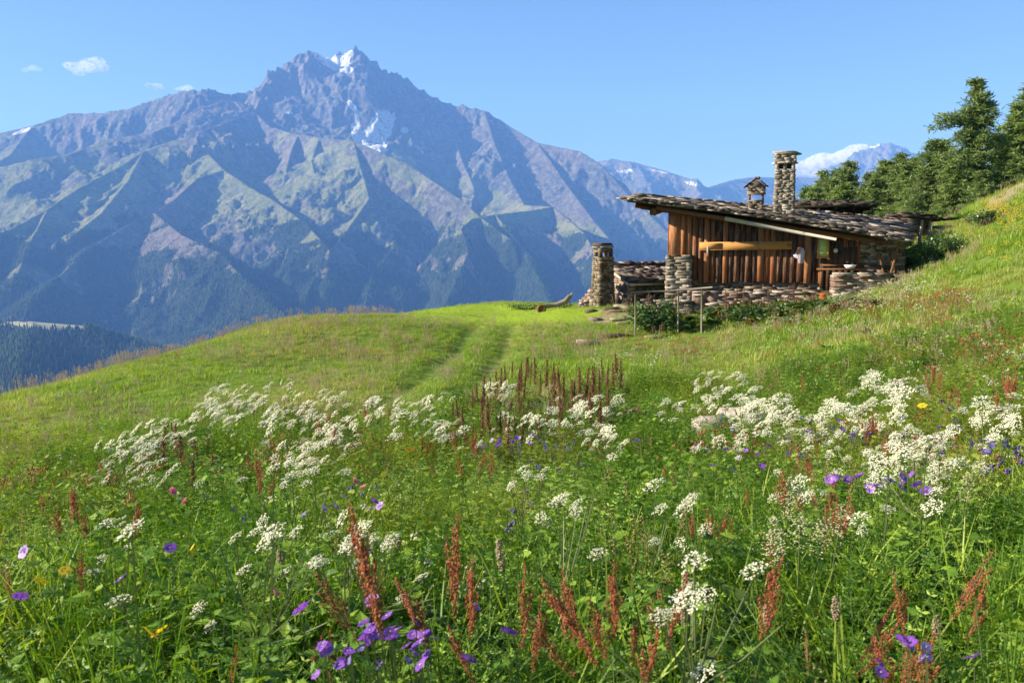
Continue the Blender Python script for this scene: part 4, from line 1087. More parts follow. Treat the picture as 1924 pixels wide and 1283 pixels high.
# ---------------------------------------------------------------- meadow plants: shapes
def strip(V, Q, Rr, Hh, p, az, h, w, bend, segs, r, droop=1.6):
    """one blade: curved tapering strip"""
    d = Vector((math.cos(az), math.sin(az), 0)); s = Vector((-d.y, d.x, 0)); b = len(V)
    for i in range(segs + 1):
        t = i / segs; c = p + d * (bend * t ** droop) + Vector((0, 0, h * (t - .35 * (bend / max(h, .01)) * t * t)))
        ww = w * (1 - t) ** .7 * (1 if i else .6) + .0006
        V.append(c - s * ww); V.append(c + s * ww); Rr += [r, r]; Hh += [t, t]
    for i in range(segs): Q.append((b + 2 * i, b + 2 * i + 1, b + 2 * i + 3, b + 2 * i + 2))
class G:
    def __init__(s): s.V = []; s.Q = []; s.T = []; s.R = []; s.H = []; s.M = []; s.TM = []
    def blade(s, *a): n = len(s.Q); strip(s.V, s.Q, s.R, s.H, *a); s.M += [0] * (len(s.Q) - n)
    def quad(s, a, b, c, d, r, h=1, m=0):
        n = len(s.V); s.V += [a, b, c, d]; s.Q.append((n, n + 1, n + 2, n + 3)); s.R += [r] * 4; s.H += [h] * 4; s.M.append(m)
    def stem(s, pts, w, r, m=0):
        for p, q in zip(pts[:-1], pts[1:]):
            p = Vector(p); q = Vector(q); d = (q - p).normalized()
            for sd in (Vector((1, 0, 0)), Vector((0, 1, 0))):
                sd = (sd - d * sd.dot(d)).normalized() * w
                s.quad(p - sd, p + sd, q + sd * .85, q - sd * .85, r, .6, m)
    def leafq(s, p, d, n, L, w, r, m=0, fold=.25):
        """pointed leaf, folded on its midrib"""
        sd = d.cross(n).normalized() * w; nn = n * w * fold
        e = p + d * L; mid = p + d * L * .45
        s.quad(p, mid - sd + nn, e, mid, r, 1, m); s.quad(p, mid, e, mid + sd + nn, min(1, r + .05), 1, m)
    def grain(s, p, size, r, m=0):
        n = len(s.V); a = random.random() * 6.28
        for k in range(3): s.V.append(p + Vector((math.cos(a + 2.09 * k), math.sin(a + 2.09 * k), random.uniform(-.5, .5))) * size)
        s.V.append(p + Vector((0, 0, size * 1.3))); s.R += [r] * 4; s.H += [1] * 4
        s.T += [(n, n + 1, n + 3), (n + 1, n + 2, n + 3), (n + 2, n, n + 3), (n, n + 2, n + 1)]; s.TM += [m] * 4
    def mesh(s, name, mats):
        fs = [np.array(x) for x in (s.Q, s.T) if x]
        return npmesh(name, [tuple(v) for v in s.V], fs, mats, {'r': s.R, 'h': s.H}, False, s.M + s.TM)

def foliage_mat(name, lo, mid, hi, dry, wscale=.5, trans=.42):
    m = NT(name); g = m.geo(); n = m.noise(wscale, 6, .75, g)
    c = m.ramp(m.math('ADD', m.math('MULTIPLY', m.attr('r'), .6), m.math('MULTIPLY', n, .5)), [(.2, lo), (.5, mid), (.85, hi)])
    c = m.mix(m.ramp(m.noise(wscale * .45, 3, .6, g), [(.48, 0.0), (.62, .7)]), c, dry)
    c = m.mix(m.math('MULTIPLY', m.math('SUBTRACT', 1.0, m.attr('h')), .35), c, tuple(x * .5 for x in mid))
    tc = m.mix(1.0, c, (1.25, 1.2, .55), 'MULTIPLY')
    m.leaf(c, trans, .55, tc, .035); return m.m
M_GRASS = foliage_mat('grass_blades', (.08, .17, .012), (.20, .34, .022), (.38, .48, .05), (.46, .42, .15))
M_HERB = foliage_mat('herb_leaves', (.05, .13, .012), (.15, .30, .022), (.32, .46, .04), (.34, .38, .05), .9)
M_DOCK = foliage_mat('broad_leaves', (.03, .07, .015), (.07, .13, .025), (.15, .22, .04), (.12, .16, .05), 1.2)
def simple_leaf(name, a, b, trans=.3, gloss=.05):
    m = NT(name); m.leaf(m.mix(m.attr('r'), a, b), trans, .5, None, gloss); return m.m
M_SEED = simple_leaf('seed_heads', (.38, .27, .17), (.62, .50, .36))
M_WHITE = simple_leaf('white_florets', (.66, .65, .47), (.85, .84, .70), .35, .03)
M_CREAM = simple_leaf('cream_florets', (.60, .58, .30), (.80, .78, .55), .35, .03)
M_RUSTY = simple_leaf('rust_red_seeds', (.24, .05, .025), (.66, .20, .09), .3)
M_TAN = simple_leaf('tan_seeds', (.30, .16, .06), (.55, .36, .16), .3)
M_BROWN = simple_leaf('brown_dock_seeds', (.08, .028, .012), (.30, .12, .05), .2)
M_STEM = simple_leaf('green_stems', (.10, .15, .04), (.20, .24, .08), .2)
M_PURPLE = simple_leaf('violet_petals', (.15, .035, .42), (.36, .11, .70), .45)
M_BLUE = simple_leaf('blue_violet_petals', (.11, .07, .38), (.26, .20, .60), .45)
M_YELLOWP = simple_leaf('yellow_petals', (.80, .55, .01), (.95, .78, .03), .4)
M_PINK = simple_leaf('pink_petals', (.55, .10, .25), (.85, .30, .45), .4)
M_ORANGE = simple_leaf('orange_petals', (.75, .25, .03), (.90, .42, .05), .4)
rr = random.random; ru = random.uniform

LIB = {}
def lib(key, meshes):
    c = bpy.data.collections.new(key + '_shapes')
    for i, me in enumerate(meshes):
        o = bpy.data.objects.new('%s_%02d' % (key, i), me); c.objects.link(o)
    LIB[key] = (c, len(meshes))
def grass_tuft(n, h, w, spread, segs, bend):
    g = G()
    for _ in range(n):
        a = rr() * 6.28; q = Vector((math.cos(a), math.sin(a), 0)) * spread * rr() ** .5; hh = h * ru(.5, 1.1)
        g.blade(q + Vector((0, 0, -.03)), rr() * 6.28, hh, w * ru(.6, 1.3), bend * hh * ru(.1, 1), segs, rr())
    return g
lib('far_grass', [grass_tuft(26, .20, .008, .17, 2, .7).mesh('g', [M_GRASS]) for _ in range(4)])
lib('near_grass', [grass_tuft(24, .36, .0038, .12, 4, .8).mesh('g', [M_GRASS]) for _ in range(4)])
def seedgrass():
    g = grass_tuft(12, .26, .006, .14, 2, .6)
    for _ in range(7):
        a = rr() * 6.28; b = Vector((math.cos(a) * .12 * rr(), math.sin(a) * .12 * rr(), 0)); t = b + Vector((ru(-.08, .08), ru(-.08, .08), ru(.32, .48)))
        g.stem([b, b.lerp(t, .5) + Vector((.01, 0, 0)), t], .0018, rr(), 1)
        for k in range(12):
            q = t + Vector((ru(-.012, .012), ru(-.012, .012), ru(-.07, .03))); g.grain(q, ru(.005, .010), rr(), 1)
    return g
lib('seed_grass', [seedgrass().mesh('g', [M_GRASS, M_SEED]) for _ in range(4)])
def herb(h, n, ls):
    g = G()
    for _ in range(n):
        a = rr() * 6.28; rad = .17 * rr() ** .5; top = Vector((math.cos(a) * rad, math.sin(a) * rad, h * ru(.25, 1.05))); b = top * .35; b.z = -.02
        g.stem([b, b.lerp(top, .5) + Vector((ru(-.02, .02), ru(-.02, .02), 0)), top], .0016, rr() * .5)
        # divided leaf: lobes fanning out of one point
        fwd = Vector((math.cos(a + ru(-1, 1)), math.sin(a + ru(-1, 1)), ru(-.2, .5))).normalized(); nn = (Vector((0, 0, 1)) - fwd * fwd.z + Vector((ru(-.4, .4), ru(-.4, .4), 0))).normalized(); sd = fwd.cross(nn).normalized(); nn = sd.cross(fwd); r = rr()
        for k in range(5):
            an = (k - 2) * .62; d = (fwd * math.cos(an) + sd * math.sin(an)).normalized(); Ln = ls * (1.2 - .12 * abs(k - 2)) * ru(.8, 1.1)
            g.leafq(top, d, nn, Ln, ls * .2, r)
            for s_ in (-1, 1): g.leafq(top + d * Ln * .45, (d + sd * s_ * .9 * math.cos(an) - fwd * s_ * .9 * math.sin(an)).normalized(), nn, Ln * .4, ls * .11, min(1, r + .1))
    return g
def fern(h, n, ls):
    """pinnate leaves like yarrow or vetch"""
    g = G()
    for _ in range(n):
        a = rr() * 6.28; L = h * ru(.7, 1.2); d = Vector((math.cos(a) * ru(.3, .8), math.sin(a) * ru(.3, .8), 1)).normalized(); p = Vector((ru(-.08, .08), ru(-.08, .08), -.02)); r = rr(); k = 10; sd = Vector((-math.sin(a), math.cos(a), 0))
        prev = p
        for i in range(1, k):
            t = i / k; q = p + d * L * t + Vector((math.cos(a), math.sin(a), -.3)) * (L * .35 * t * t)
            dirn = (q - prev).normalized(); nn = dirn.cross(sd).normalized() * -1
            w = ls * math.sin(.35 + 2.6 * t)
            if t > .2:
                for s_ in (-1, 1): g.leafq(q, (sd * s_ + dirn * .5).normalized(), nn, w, w * .2, min(1, r + ru(-.1, .1)))
            g.stem([prev, q], .001, r * .6); prev = q
    return g
lib('herb', [herb(.34, 52, .021).mesh('h', [M_HERB]) for _ in range(2)] + [herb(.28, 38, .028).mesh('h', [M_HERB])] + [fern(.36, 30, .026).mesh('h', [M_HERB]) for _ in range(5)])
def dock_leaves(n, L):
    g = G()
    for _ in range(n):
        a = rr() * 6.28; Ln = L * ru(.6, 1.2); w = Ln * ru(.16, .24); d = Vector((math.cos(a), math.sin(a), 0)); sd = Vector((-d.y, d.x, 0)); el = ru(.7, 1.5); r = rr(); segs = 6; prev = None
        base = d * ru(0, .05)
        for i in range(segs + 1):
            t = i / segs; c = base + d * (Ln * (t * math.cos(el) + .45 * t * t)) + Vector((0, 0, Ln * (t * math.sin(el) - .5 * t * t)))
            ww = w * math.sin(min(1, t * 1.15 + .04) * 3.0) ** .8 * (1 if t < .97 else .1) + .002; wav = Vector((0, 0, w * .35 + ru(-.01, .01)))
            cur = (c - sd * ww + wav * (ww / w), c, c + sd * ww + wav * (ww / w))
            if prev: g.quad(prev[0], prev[1], cur[1], cur[0], r, t); g.quad(prev[1], prev[2], cur[2], cur[1], min(1, r + .06), t)
            prev = cur
    return g
lib('dock', [dock_leaves(9, .30).mesh('d', [M_DOCK]) for _ in range(4)])

def gn_scatter(name, key, pts, scale, label=None, cat=None, tilt=.15, seed=0):
    c, n = LIB[key]; rg = np.random.default_rng(seed + len(pts)); N = len(pts)
    me = bpy.data.meshes.new(name); me.vertices.add(N); me.vertices.foreach_set('co', np.asarray(pts, np.float32).ravel())
    a = me.attributes.new('rot', 'FLOAT_VECTOR', 'POINT'); a.data.foreach_set('vector', np.stack([rg.normal(0, tilt, N), rg.normal(0, tilt, N), rg.random(N) * 6.283], -1).astype(np.float32).ravel())
    a = me.attributes.new('scl', 'FLOAT', 'POINT'); a.data.foreach_set('value', np.asarray(scale, np.float32))
    a = me.attributes.new('idx', 'INT', 'POINT'); a.data.foreach_set('value', rg.integers(0, n, N).astype(np.int32))
    o = link(name, me, None, label=label, cat=cat, kind='stuff')
    ng = bpy.data.node_groups.new(name + '_scatter', 'GeometryNodeTree')
    ng.interface.new_socket('Geometry', in_out='INPUT', socket_type='NodeSocketGeometry'); ng.interface.new_socket('Geometry', in_out='OUTPUT', socket_type='NodeSocketGeometry')
    N_ = ng.nodes.new; gi = N_('NodeGroupInput'); go = N_('NodeGroupOutput'); ip = N_('GeometryNodeInstanceOnPoints'); ci = N_('GeometryNodeCollectionInfo')
    ci.inputs['Collection'].default_value = c; ci.inputs['Separate Children'].default_value = True; ci.inputs['Reset Children'].default_value = True
    def na(nm, t):
        x = N_('GeometryNodeInputNamedAttribute'); x.data_type = t; x.inputs[0].default_value = nm; return x.outputs[0]
    Lk = ng.links.new
    Lk(gi.outputs[0], ip.inputs['Points']); Lk(ci.outputs[0], ip.inputs['Instance']); ip.inputs['Pick Instance'].default_value = True
    Lk(na('idx', 'INT'), ip.inputs['Instance Index']); Lk(na('rot', 'FLOAT_VECTOR'), ip.inputs['Rotation']); Lk(na('scl', 'FLOAT'), ip.inputs['Scale']); Lk(ip.outputs[0], go.inputs[0])
    md = o.modifiers.new('scatter', 'NODES'); md.node_group = ng
    return o

def field(y0, y1, dens, seed, margin=1.22, pw=1.0):
    """random spots on the ground inside the widened field of view"""
    rg = np.random.default_rng(seed); hw = lambda y: .62 * y * margin + .8
    area = (hw(y0) + hw(y1)) * (y1 - y0); n = int(area * dens)
    y = np.sqrt(rg.random(n) * (y1 ** 2 - y0 ** 2) + y0 ** 2); x = rg.uniform(-1, 1, n) * hw(y)
    return x, y, rg
HUTBOX = []
def outside_buildings(x, y):
    k = np.ones(len(x), bool)
    u = (x - O.x) * EX.x + (y - O.y) * EX.y; v = (x - O.x) * EY.x + (y - O.y) * EY.y
    k &= ~((u > -.8) & (u < 8.6) & (v > -.1) & (v < 7))
    k &= ~((u > -.2) & (u < 6.0) & (v > -1.3) & (v < 0))
    k &= ~((np.abs(x - 4.6) < 1.5) & (np.abs(y - 33.6) < 1.4))
    return k
def mow(x, y):
    z = H(x, y); px, py = pxpy(x, y, z)
    rd = rut_dist(x, y)
    return z, px, py, rd

# ---- nearest bank: herbs and tall grass
x, y, rg = field(1.15, 7, 44, 1); z = H(x, y); n = fbm(x / .7, y / .7, 3, 5)
kp = n + rg.normal(0, .25, len(x)) > -.55
gn_scatter('meadow_herbs', 'herb', np.stack([x, y, z], -1)[kp], (rg.uniform(.75, 1.35, len(x)) * (1 + .3 * n))[kp], 'dense green herb leaves covering the near bank', 'herbs')
x, y, rg = field(1.1, 7, 52, 2); z = H(x, y); n = fbm(x / .9, y / .9, 3, 8)
kp = n + rg.normal(0, .3, len(x)) > -.15
gn_scatter('tall_grass', 'near_grass', np.stack([x, y, z], -1)[kp], (rg.uniform(.7, 1.35, len(x)))[kp], 'tall green grass blades between the herbs of the near bank', 'grass', .22)
M_DRY = simple_leaf('dry_grass', (.30, .17, .07), (.55, .42, .20))
def dry():
    g = grass_tuft(5, .40, .002, .10, 3, .6)
    for _ in range(4):
        b = Vector((ru(-.08, .08), ru(-.08, .08), 0)); t = b + Vector((ru(-.1, .1), ru(-.1, .1), ru(.34, .52))); g.stem([b, b.lerp(t, .5) + Vector((.01, 0, 0)), t], .0013, rr())
        for k in range(26): g.grain(t + Vector((ru(-.014, .014), ru(-.014, .014), ru(-.10, .02))), ru(.0025, .005), rr())
    return g
lib('dry_grass', [dry().mesh('g', [M_DRY]) for _ in range(4)])
x, y, rg = field(1.4, 13, 3.2, 31); z = H(x, y); n = fbm(x / 1.6, y / 1.6, 3, 28)
kp = n + rg.normal(0, .3, len(x)) > .1
gn_scatter('dry_grass_stalks', 'dry_grass', np.stack([x, y, z], -1)[kp], rg.uniform(.7, 1.2, len(x))[kp], 'thin tan and rusty seeding grass stalks mixed through the near bank', 'grass', .25)
# ---- middle: bank further out
x, y, rg = field(6.5, 15, 20, 3); z, px, py, rd = mow(x, y); n = fbm(x / 1.5, y / 1.5, 3, 9)
kp = (rd > .3) & (blob(px, py, 1168, 785, 48, 18, -25) < .3) & ((y < 11.5) | (x > 1) | (rg.random(len(x)) < .12)) & (n + rg.normal(0, .3, len(x)) > -.5)
gn_scatter('bank_herbs', 'herb', np.stack([x, y, z], -1)[kp], (rg.uniform(.9, 1.5, len(x)))[kp], 'green herb leaves on the flowering bank in the middle distance', 'herbs')
x, y, rg = field(6.5, 16, 22, 4); z, px, py, rd = mow(x, y)
kp = (rd > .25) & (blob(px, py, 1168, 785, 48, 18, -25) < .3)
gn_scatter('bank_grass', 'near_grass', np.stack([x, y, z], -1)[kp], (rg.uniform(.6, 1.05, len(x)) * np.where((y > 11.5) & (x < 1), .6, 1.0))[kp], 'green grass on the flowering bank in the middle distance', 'grass', .2)
# ---- pasture
x, y, rg = field(10, 50, 17, 6, 1.12); z, px, py, rd = mow(x, y); n = fbm(x / 3.5, y / 3.5, 4, 12)
lawnk = blob(px, py, 950, 588, 250, 24, 0, .5)
kp = ((rd > .22) | (rg.random(len(x)) < .55)) & outside_buildings(x, y) & (rg.random(len(x)) > .35 * lawnk) & (z > -14) & (np.maximum(blob(px, py, 1890, 360, 60, 24, -35, .5), blob(px, py, 1130, 596, 110, 16, 0, .5)) * (y > 22) < rg.random(len(x)) * 1.25)
sc = rg.uniform(.55, 1.15, len(x)) * (1 - .6 * lawnk) * (1 + .35 * n) * np.clip(.55 + rd * .6, .5, 1) * np.where(x > 3 + .12 * y, 1.25, .85)
gn_scatter('pasture_grass', 'far_grass', np.stack([x, y, z], -1)[kp], sc[kp], 'green and yellowing grass of the pasture around the hut', 'grass', .2)
x, y, rg = field(12, 46, 8, 7, 1.1); z, px, py, rd = mow(x, y); n = fbm(x / 4, y / 2.2, 4, 21) + .25 * (x < 0)
kp = (rd > .5) & outside_buildings(x, y) & (n + rg.normal(0, .2, len(x)) > .28) & (blob(px, py, 950, 588, 250, 24, 0, .5) < .2) & (z > -14)
gn_scatter('seeding_grass', 'seed_grass', np.stack([x, y, z], -1)[kp], rg.uniform(.6, 1.0, len(x))[kp], 'pinkish seeding grass in patches over the pasture', 'grass', .15)
# leafy ground cover on the right slope and by the walls, broad leaves near the dock stalks and bottom right
def patch(cx, cy, sx, sy, n, h=.0, seed=0):
    """spots whose ground shows near these photo points"""
    rg = np.random.default_rng(seed + int(cx)); out = []
    for _ in range(n):
        a, b = rg.normal(cx, sx), rg.normal(cy, sy); q = ground_hit(a, b, h)
        if q is not None: out.append(q)
    return out
pts = []
for a in [(1000,790,80,20,85),(1110,775,55,22,70),(930,800,40,15,20),(1640,690,60,25,45),(1730,690,60,20,30),(1700,1120,110,60,44),(1560,1050,60,40,16),(1850,1020,60,60,28),(1100,1120,160,60,14),(300,1120,160,60,10),(350,880,40,12,16),(690,810,15,10,8),(430,1180,60,40,5),(1240,600,25,10,14),(1420,592,60,10,36),(1530,575,40,8,16),(640,1240,120,25,6),(1500,1230,160,30,8)]:
    pts += patch(*a, h=.12, seed=5)
gn_scatter('dock_leaves', 'dock', pts, np.random.default_rng(5).uniform(.6, 1.15, len(pts)), 'broad pointed dock leaves in clumps among the herbs', 'leaves', .2)
pts = []
for a in [(1360,600,30,7,26),(1450,594,50,8,54),(1530,586,25,8,22),(1240,604,40,6,16),(1600,575,30,8,8)]: pts += patch(*a, h=0, seed=15)
gn_scatter('wall_foot_leaves', 'dock', pts, np.random.default_rng(8).uniform(1.1, 2.2, len(pts)), 'big leafy plants growing along the foot of the terrace wall', 'leaves', .2)
# ---------------------------------------------------------------- flowering plants, each one a thing
def umbel(n, rad, dens):
    g = G()
    for i in range(n):
        a = i * 2.4; q = rad * ((i + .5) / n) ** .5; c = Vector((q * math.cos(a), q * math.sin(a), .35 * rad * (1 - (q / rad) ** 2)))
        g.stem([(0, 0, -rad * .55), c], .0009, .3, 1)
        cr = rad * .27
        for k in range(dens):
            b = rr() * 6.28; w = cr * rr() ** .5; p = c + Vector((w * math.cos(b), w * math.sin(b), cr * .35 * (1 - w / cr) + ru(-.002, .002)))
            s_ = rad * ru(.055, .09); t1 = Vector((ru(-.5, .5), ru(-.5, .5), 1)).normalized(); u = t1.cross(Vector((rr() + .1, rr(), 0))).normalized(); v = t1.cross(u)
            g.quad(p - u * s_, p - v * s_, p + u * s_, p + v * s_, rr())
    return g
UMB = [umbel(15, .058, 8).mesh('flower_head', [M_WHITE, M_STEM]) for _ in range(4)]
UMBFAR = [umbel(13, .070, 11).mesh('flower_head', [M_WHITE, M_STEM]) for _ in range(3)]
def umbel_stem(tops):
    g = G(); j = Vector((tops[0][0] * .3, tops[0][1] * .3, .55))
    g.stem([(0, 0, -.05), (j.x * .4, j.y * .4, .3), j], .0042, .5)
    for t in tops: g.stem([j if t[2] > .6 else Vector((j.x * .6, j.y * .6, .35)), (Vector(t) + j) / 2 + Vector((0, 0, -.03)), Vector(t) + Vector((0, 0, -.02))], .0026, .7)
    for k in range(4):
        a = rr() * 6.28; d = Vector((math.cos(a), math.sin(a), .5)).normalized()
        p = Vector((0, 0, .1 + .12 * k))
        for s_ in range(4): g.leafq(p + d * .04 * s_, (d + Vector((-d.y, d.x, 0)) * (.8 if s_ % 2 else -.8)).normalized(), Vector((0, 0, 1)), .08, .018, rr(), 1)
    return g.mesh('stem', [M_STEM, M_HERB])
UPL = []
for v in range(6):
    k = random.choice((2, 3, 4)); tops = [(ru(-.04, .04), ru(-.04, .04), 1.0)] + [(ru(-.22, .22), ru(-.16, .16), ru(.66, .97)) for _ in range(k)]
    UPL.append((tops, umbel_stem(tops)))
def place(px, py, h, **k): return ground_hit(px, py, h, **k)
GROUPS = {}
def umbel_plant(px, py, label, group, hmin=.42, hmax=.68, hs=1.0):
    h = ru(hmin, hmax); q = place(px, py, h)
    if q is None: return
    dist = q[1]
    nearp = py > 875
    if nearp and rr() < .1: return
    hs = hs * (.56 if nearp else (1.0 if py < 795 else .78))
    tops, st = random.choice(UPL)
    rz_ = rr() * 6.28; t = empty('umbel_plant', q, rz_, label=label, cat='flower', group=group); t.scale = (1, 1, 1)
    s = link('stem', st, t); s.scale = (1, 1, h)
    for tp in (tops[:2] if nearp else tops):
        f = link('flower_head', random.choice(UMBFAR if dist > 6 else UMB), t); f.location = (tp[0], tp[1], tp[2] * h)
        f.rotation_euler = (Matrix.Rotation(-rz_, 3, 'Z') @ Matrix.Rotation(random.gauss(-.5, .22), 3, 'Y') @ Matrix.Rotation(random.gauss(.22, .22), 3, 'X') @ Matrix.Rotation(rr() * 6, 3, 'Z')).to_euler(); sc = ru(.6, 1.3) * (1 if tp[2] > .99 else .8) * hs; f.scale = (sc, sc, sc)
L_ = 'white umbel flower '
for cx, cy, sx, sy, n, lb in [
 (250,840,40,28,17,'at the left end of the long white drift'), (285,800,14,14,5,'at the left end of the long white drift'),
 (360,790,40,22,11,'in the left half of the white drift, above the dark dock stalks'),
 (450,765,55,22,24,'in the upper middle of the left white drift'), (545,745,40,18,11,'along the top of the left white drift'),
 (560,860,40,28,15,'low in the left drift, right of the tall rust-red spike'), (610,800,45,25,13,'in the right half of the left white drift'),
 (630,745,25,10,4,'along the top of the left white drift'), (715,765,20,10,4,'between the left drift and the cart track'),
 (790,755,25,14,7,'beside the foot of the cart track'), (820,800,35,12,6,'beside the foot of the cart track'),
 (955,725,30,6,4,'in front of the brown dock stalks'), (1010,790,45,12,6,'in front of the brown dock stalks'), (1110,765,45,16,9,'in front of the brown dock stalks'), (1150,805,30,10,5,'beside the dark rotting log'),
 (1370,715,34,14,6,'at the top of the large white patch right of centre'), (1420,745,60,22,11,'in the large white patch right of centre'),
 (1490,775,45,24,6,'in the large white patch right of centre'), (1320,755,35,12,5,'left of the pale boulders'), (1420,835,50,10,3,'below the pale boulders'),
 (1590,770,45,16,6,'in the loose patch right of the large white one'), (1700,720,45,16,8,'on the slope among the rust spikes at right'), (1620,820,60,14,8,'in the band of violet flowers at right'),
 (1780,825,45,20,6,'near the right edge, below the yellow flower'), (1890,770,25,14,5,'cut by or close to the right edge'), (1740,860,50,16,4,'near the right edge, below the yellow flower'),
 (1480,920,35,18,4,'alone in the grass right of centre'), (1270,945,60,20,4,'alone in the grass right of centre'), (1000,895,30,12,3,'alone in the green middle of the meadow'), (1060,935,30,14,3,'alone in the green middle of the meadow'),
 (225,985,22,30,5,'in the small group in the left foreground'), (500,1010,30,18,6,'in the loose group left of the tall red spikes'), (670,1000,35,24,11,'in the loose group left of the tall red spikes'),
 (1275,1105,20,35,4,'in the dark foreground left of the drooping red spikes')]:
    for _ in range(n): umbel_plant(random.gauss(cx, sx * .8), random.gauss(cy, sy * .8), L_ + lb, 'white umbel flowers ' + lb)

# cream clusters
def cream():
    g = G(); g.stem([(0, 0, 0), (.01, 0, .5), (0, 0, 1)], .003, .5, 1)
    for _ in range(120):
        t = rr(); c = Vector((random.gauss(0, .012 + .014 * (1 - t)), random.gauss(0, .012 + .014 * (1 - t)), .78 + .22 * t)); g.grain(c, ru(.003, .006), rr())
    return g
CR = [cream() for _ in range(2)]
CRM = []
for g in CR:
    k = len([1 for m_ in g.M if m_ == 1]); CRM.append(g.mesh('cream_spray', [M_CREAM, M_STEM]))
for i, (px, py) in enumerate([(1505, 975), (1490, 995), (1520, 985), (1470, 925), (1490, 910), (1785, 880), (1800, 895), (1720, 860), (1460, 1000), (1560, 960)]):
    q = place(px, py, .5)
    o = link('cream_flower', CRM[i % 2], None, label='cream-flowered spray among the violet flowers and grass at right', cat='flower', group='cream flower sprays at right'); o.location = q; o.scale = (1, 1, .52); o.rotation_euler = (ru(-.1, .1), ru(-.1, .1), rr() * 6)

# rust-red sorrel
def sorrel(nb, dens, size, mat):
    """branched seed spike 1 m tall: stem + side branches packed with small winged seeds"""
    st = G(); hd = G()
    st.stem([(0, 0, 0), (.012, .0, .35), (.0, .01, .7), (.02, 0, 1)], .0032, .4)
    for k in range(3):
        a = rr() * 6.28; st.leafq(Vector((0, 0, .06 + .12 * k)), Vector((math.cos(a), math.sin(a), .9)).normalized(), Vector((0, 0, 1)), .16, .012, rr(), 1)
    for b in range(nb):
        z0 = .66 + .28 * b / nb; a = rr() * 6.28; L = (.19 * (1 - .55 * b / nb)) * ru(.7, 1.1); p0 = Vector((0, 0, z0)); d = Vector((math.cos(a) * .38, math.sin(a) * .38, 1)).normalized()
        if b == nb - 1: d = Vector((.05, 0, 1)); p0 = Vector((.01, 0, .78)); L = .24
        st.stem([p0, p0 + d * L], .0013, .3, 2)
        for i in range(int(dens * L * 6)):
            t = .12 + .88 * rr(); q = p0 + d * L * t + Vector((random.gauss(0, size * .8), random.gauss(0, size * .8), random.gauss(0, .008))) * (1.15 - t * .6); hd.grain(q, ru(.003, .0068), rr())
    return st.mesh('stem', [M_STEM, M_DOCK, mat]), hd.mesh('seed_spike', [mat])
SOR = [sorrel(n, 80, .010, M_RUSTY) for n in (5, 7, 9, 6)]; SORT = [sorrel(6, 70, .010, M_TAN)]
def spike(px, py, h, label, group=None, lean=0.0, kind=None, fat=1.0):
    q = place(px, py, h)
    if q is None: return
    st, hd = random.choice(kind or SOR); t = empty('sorrel_plant', q, 0, label=label, cat='wild sorrel', group=group)
    t.rotation_euler = (ru(-.08, .08), lean + ru(-.06, .06), 0)
    for nm, me in (('stem', st), ('seed_spike', hd)):
        o = link(nm, me, t); o.scale = (h * fat, h * fat, h); o.rotation_euler.z = rr() * 6
UNIQ = [
 (815,935,.85,-.16,SOR,'tallest rust-red sorrel spike, leaning left in the middle foreground'), (850,965,.75,.06,SOR,'thick red sorrel spike just right of the tallest one'),
 (800,1025,.62,-.45,SOR,'thin orange sorrel spike leaning far left below the tallest one'), (878,1045,.62,.0,SOR,'short dark red spike right of the leaning orange one'),
 (915,1060,.62,-.3,SOR,'brown-red spike with a grey tip left of the centre grass head'), (945,1080,.6,.1,SOR,'orange sorrel spike beside the centre grass head'), (970,1120,.55,.12,SOR,'broad orange sorrel spike below the centre grass head'),
 (985,1150,.5,-.35,SOR,'leaning brown sorrel stalk at the bottom right of the violet flowers'), (1165,1050,.6,.0,SOR,'bushy bright red sorrel spike right of the centre grass head'), (1190,1075,.58,.22,SOR,'drooping red sorrel spike just right of the bushy one'),
 (1120,1075,.55,-.1,SOR,'small orange sorrel spike between the tan one and the bushy red one'), (1070,1095,.5,.0,SORT,'tan sorrel spike left of the bushy red one'), (1345,995,.72,-.5,SOR,'feathery orange sorrel spike leaning left in the right foreground'),
 (1290,1040,.62,-.75,SOR,'orange sorrel spike bent low to the left in the right foreground'), (1385,1040,.62,.1,SOR,'upright thin sorrel spike in the right foreground'), (1440,1080,.55,.7,SOR,'orange sorrel spike bent to the right in the right foreground'),
 (1750,1075,.5,.3,SOR,'deep red drooping sorrel in the dark right foreground'), (1770,1070,.5,-.2,SOR,'deep red sorrel next to the yellow-green leaf, right foreground'), (1650,990,.6,.5,SOR,'small red sorrel tip above the dark leaves at right'),
 (490,850,.7,-.1,SOR,'dense crimson sorrel spike in the left white drift'), (478,885,.55,.2,SOR,'crimson sorrel spike just below the densest one in the left drift'), (340,850,.5,0,SOR,'orange-red spike left of the crimson ones in the white drift'),
 (500,1165,.42,.4,SOR,'dull red sorrel in the lower left foreground, right of the yellow flower'), (420,1215,.40,.1,SOR,'brown-red sorrel at the bottom edge left of the violet flowers'), (628,1195,.42,0,SOR,'crimson sorrel standing in the violet flowers at the bottom'),
 (1500,1095,.5,.5,SOR,'rusty sorrel sprig fading into the leaves right of the bent spikes'), (1265,1150,.35,.0,SORT,'pinkish tan grass-like spike in the right foreground'), (1540,1190,.35,-.1,SORT,'tan seed stalk near the violet flowers at bottom right'),
 (1505,700,.7,0,SOR,'single dark red dock spike at the top of the large white patch')]
for a in UNIQ: spike(a[0], a[1], a[2], a[5], None, a[3], a[4], .66)
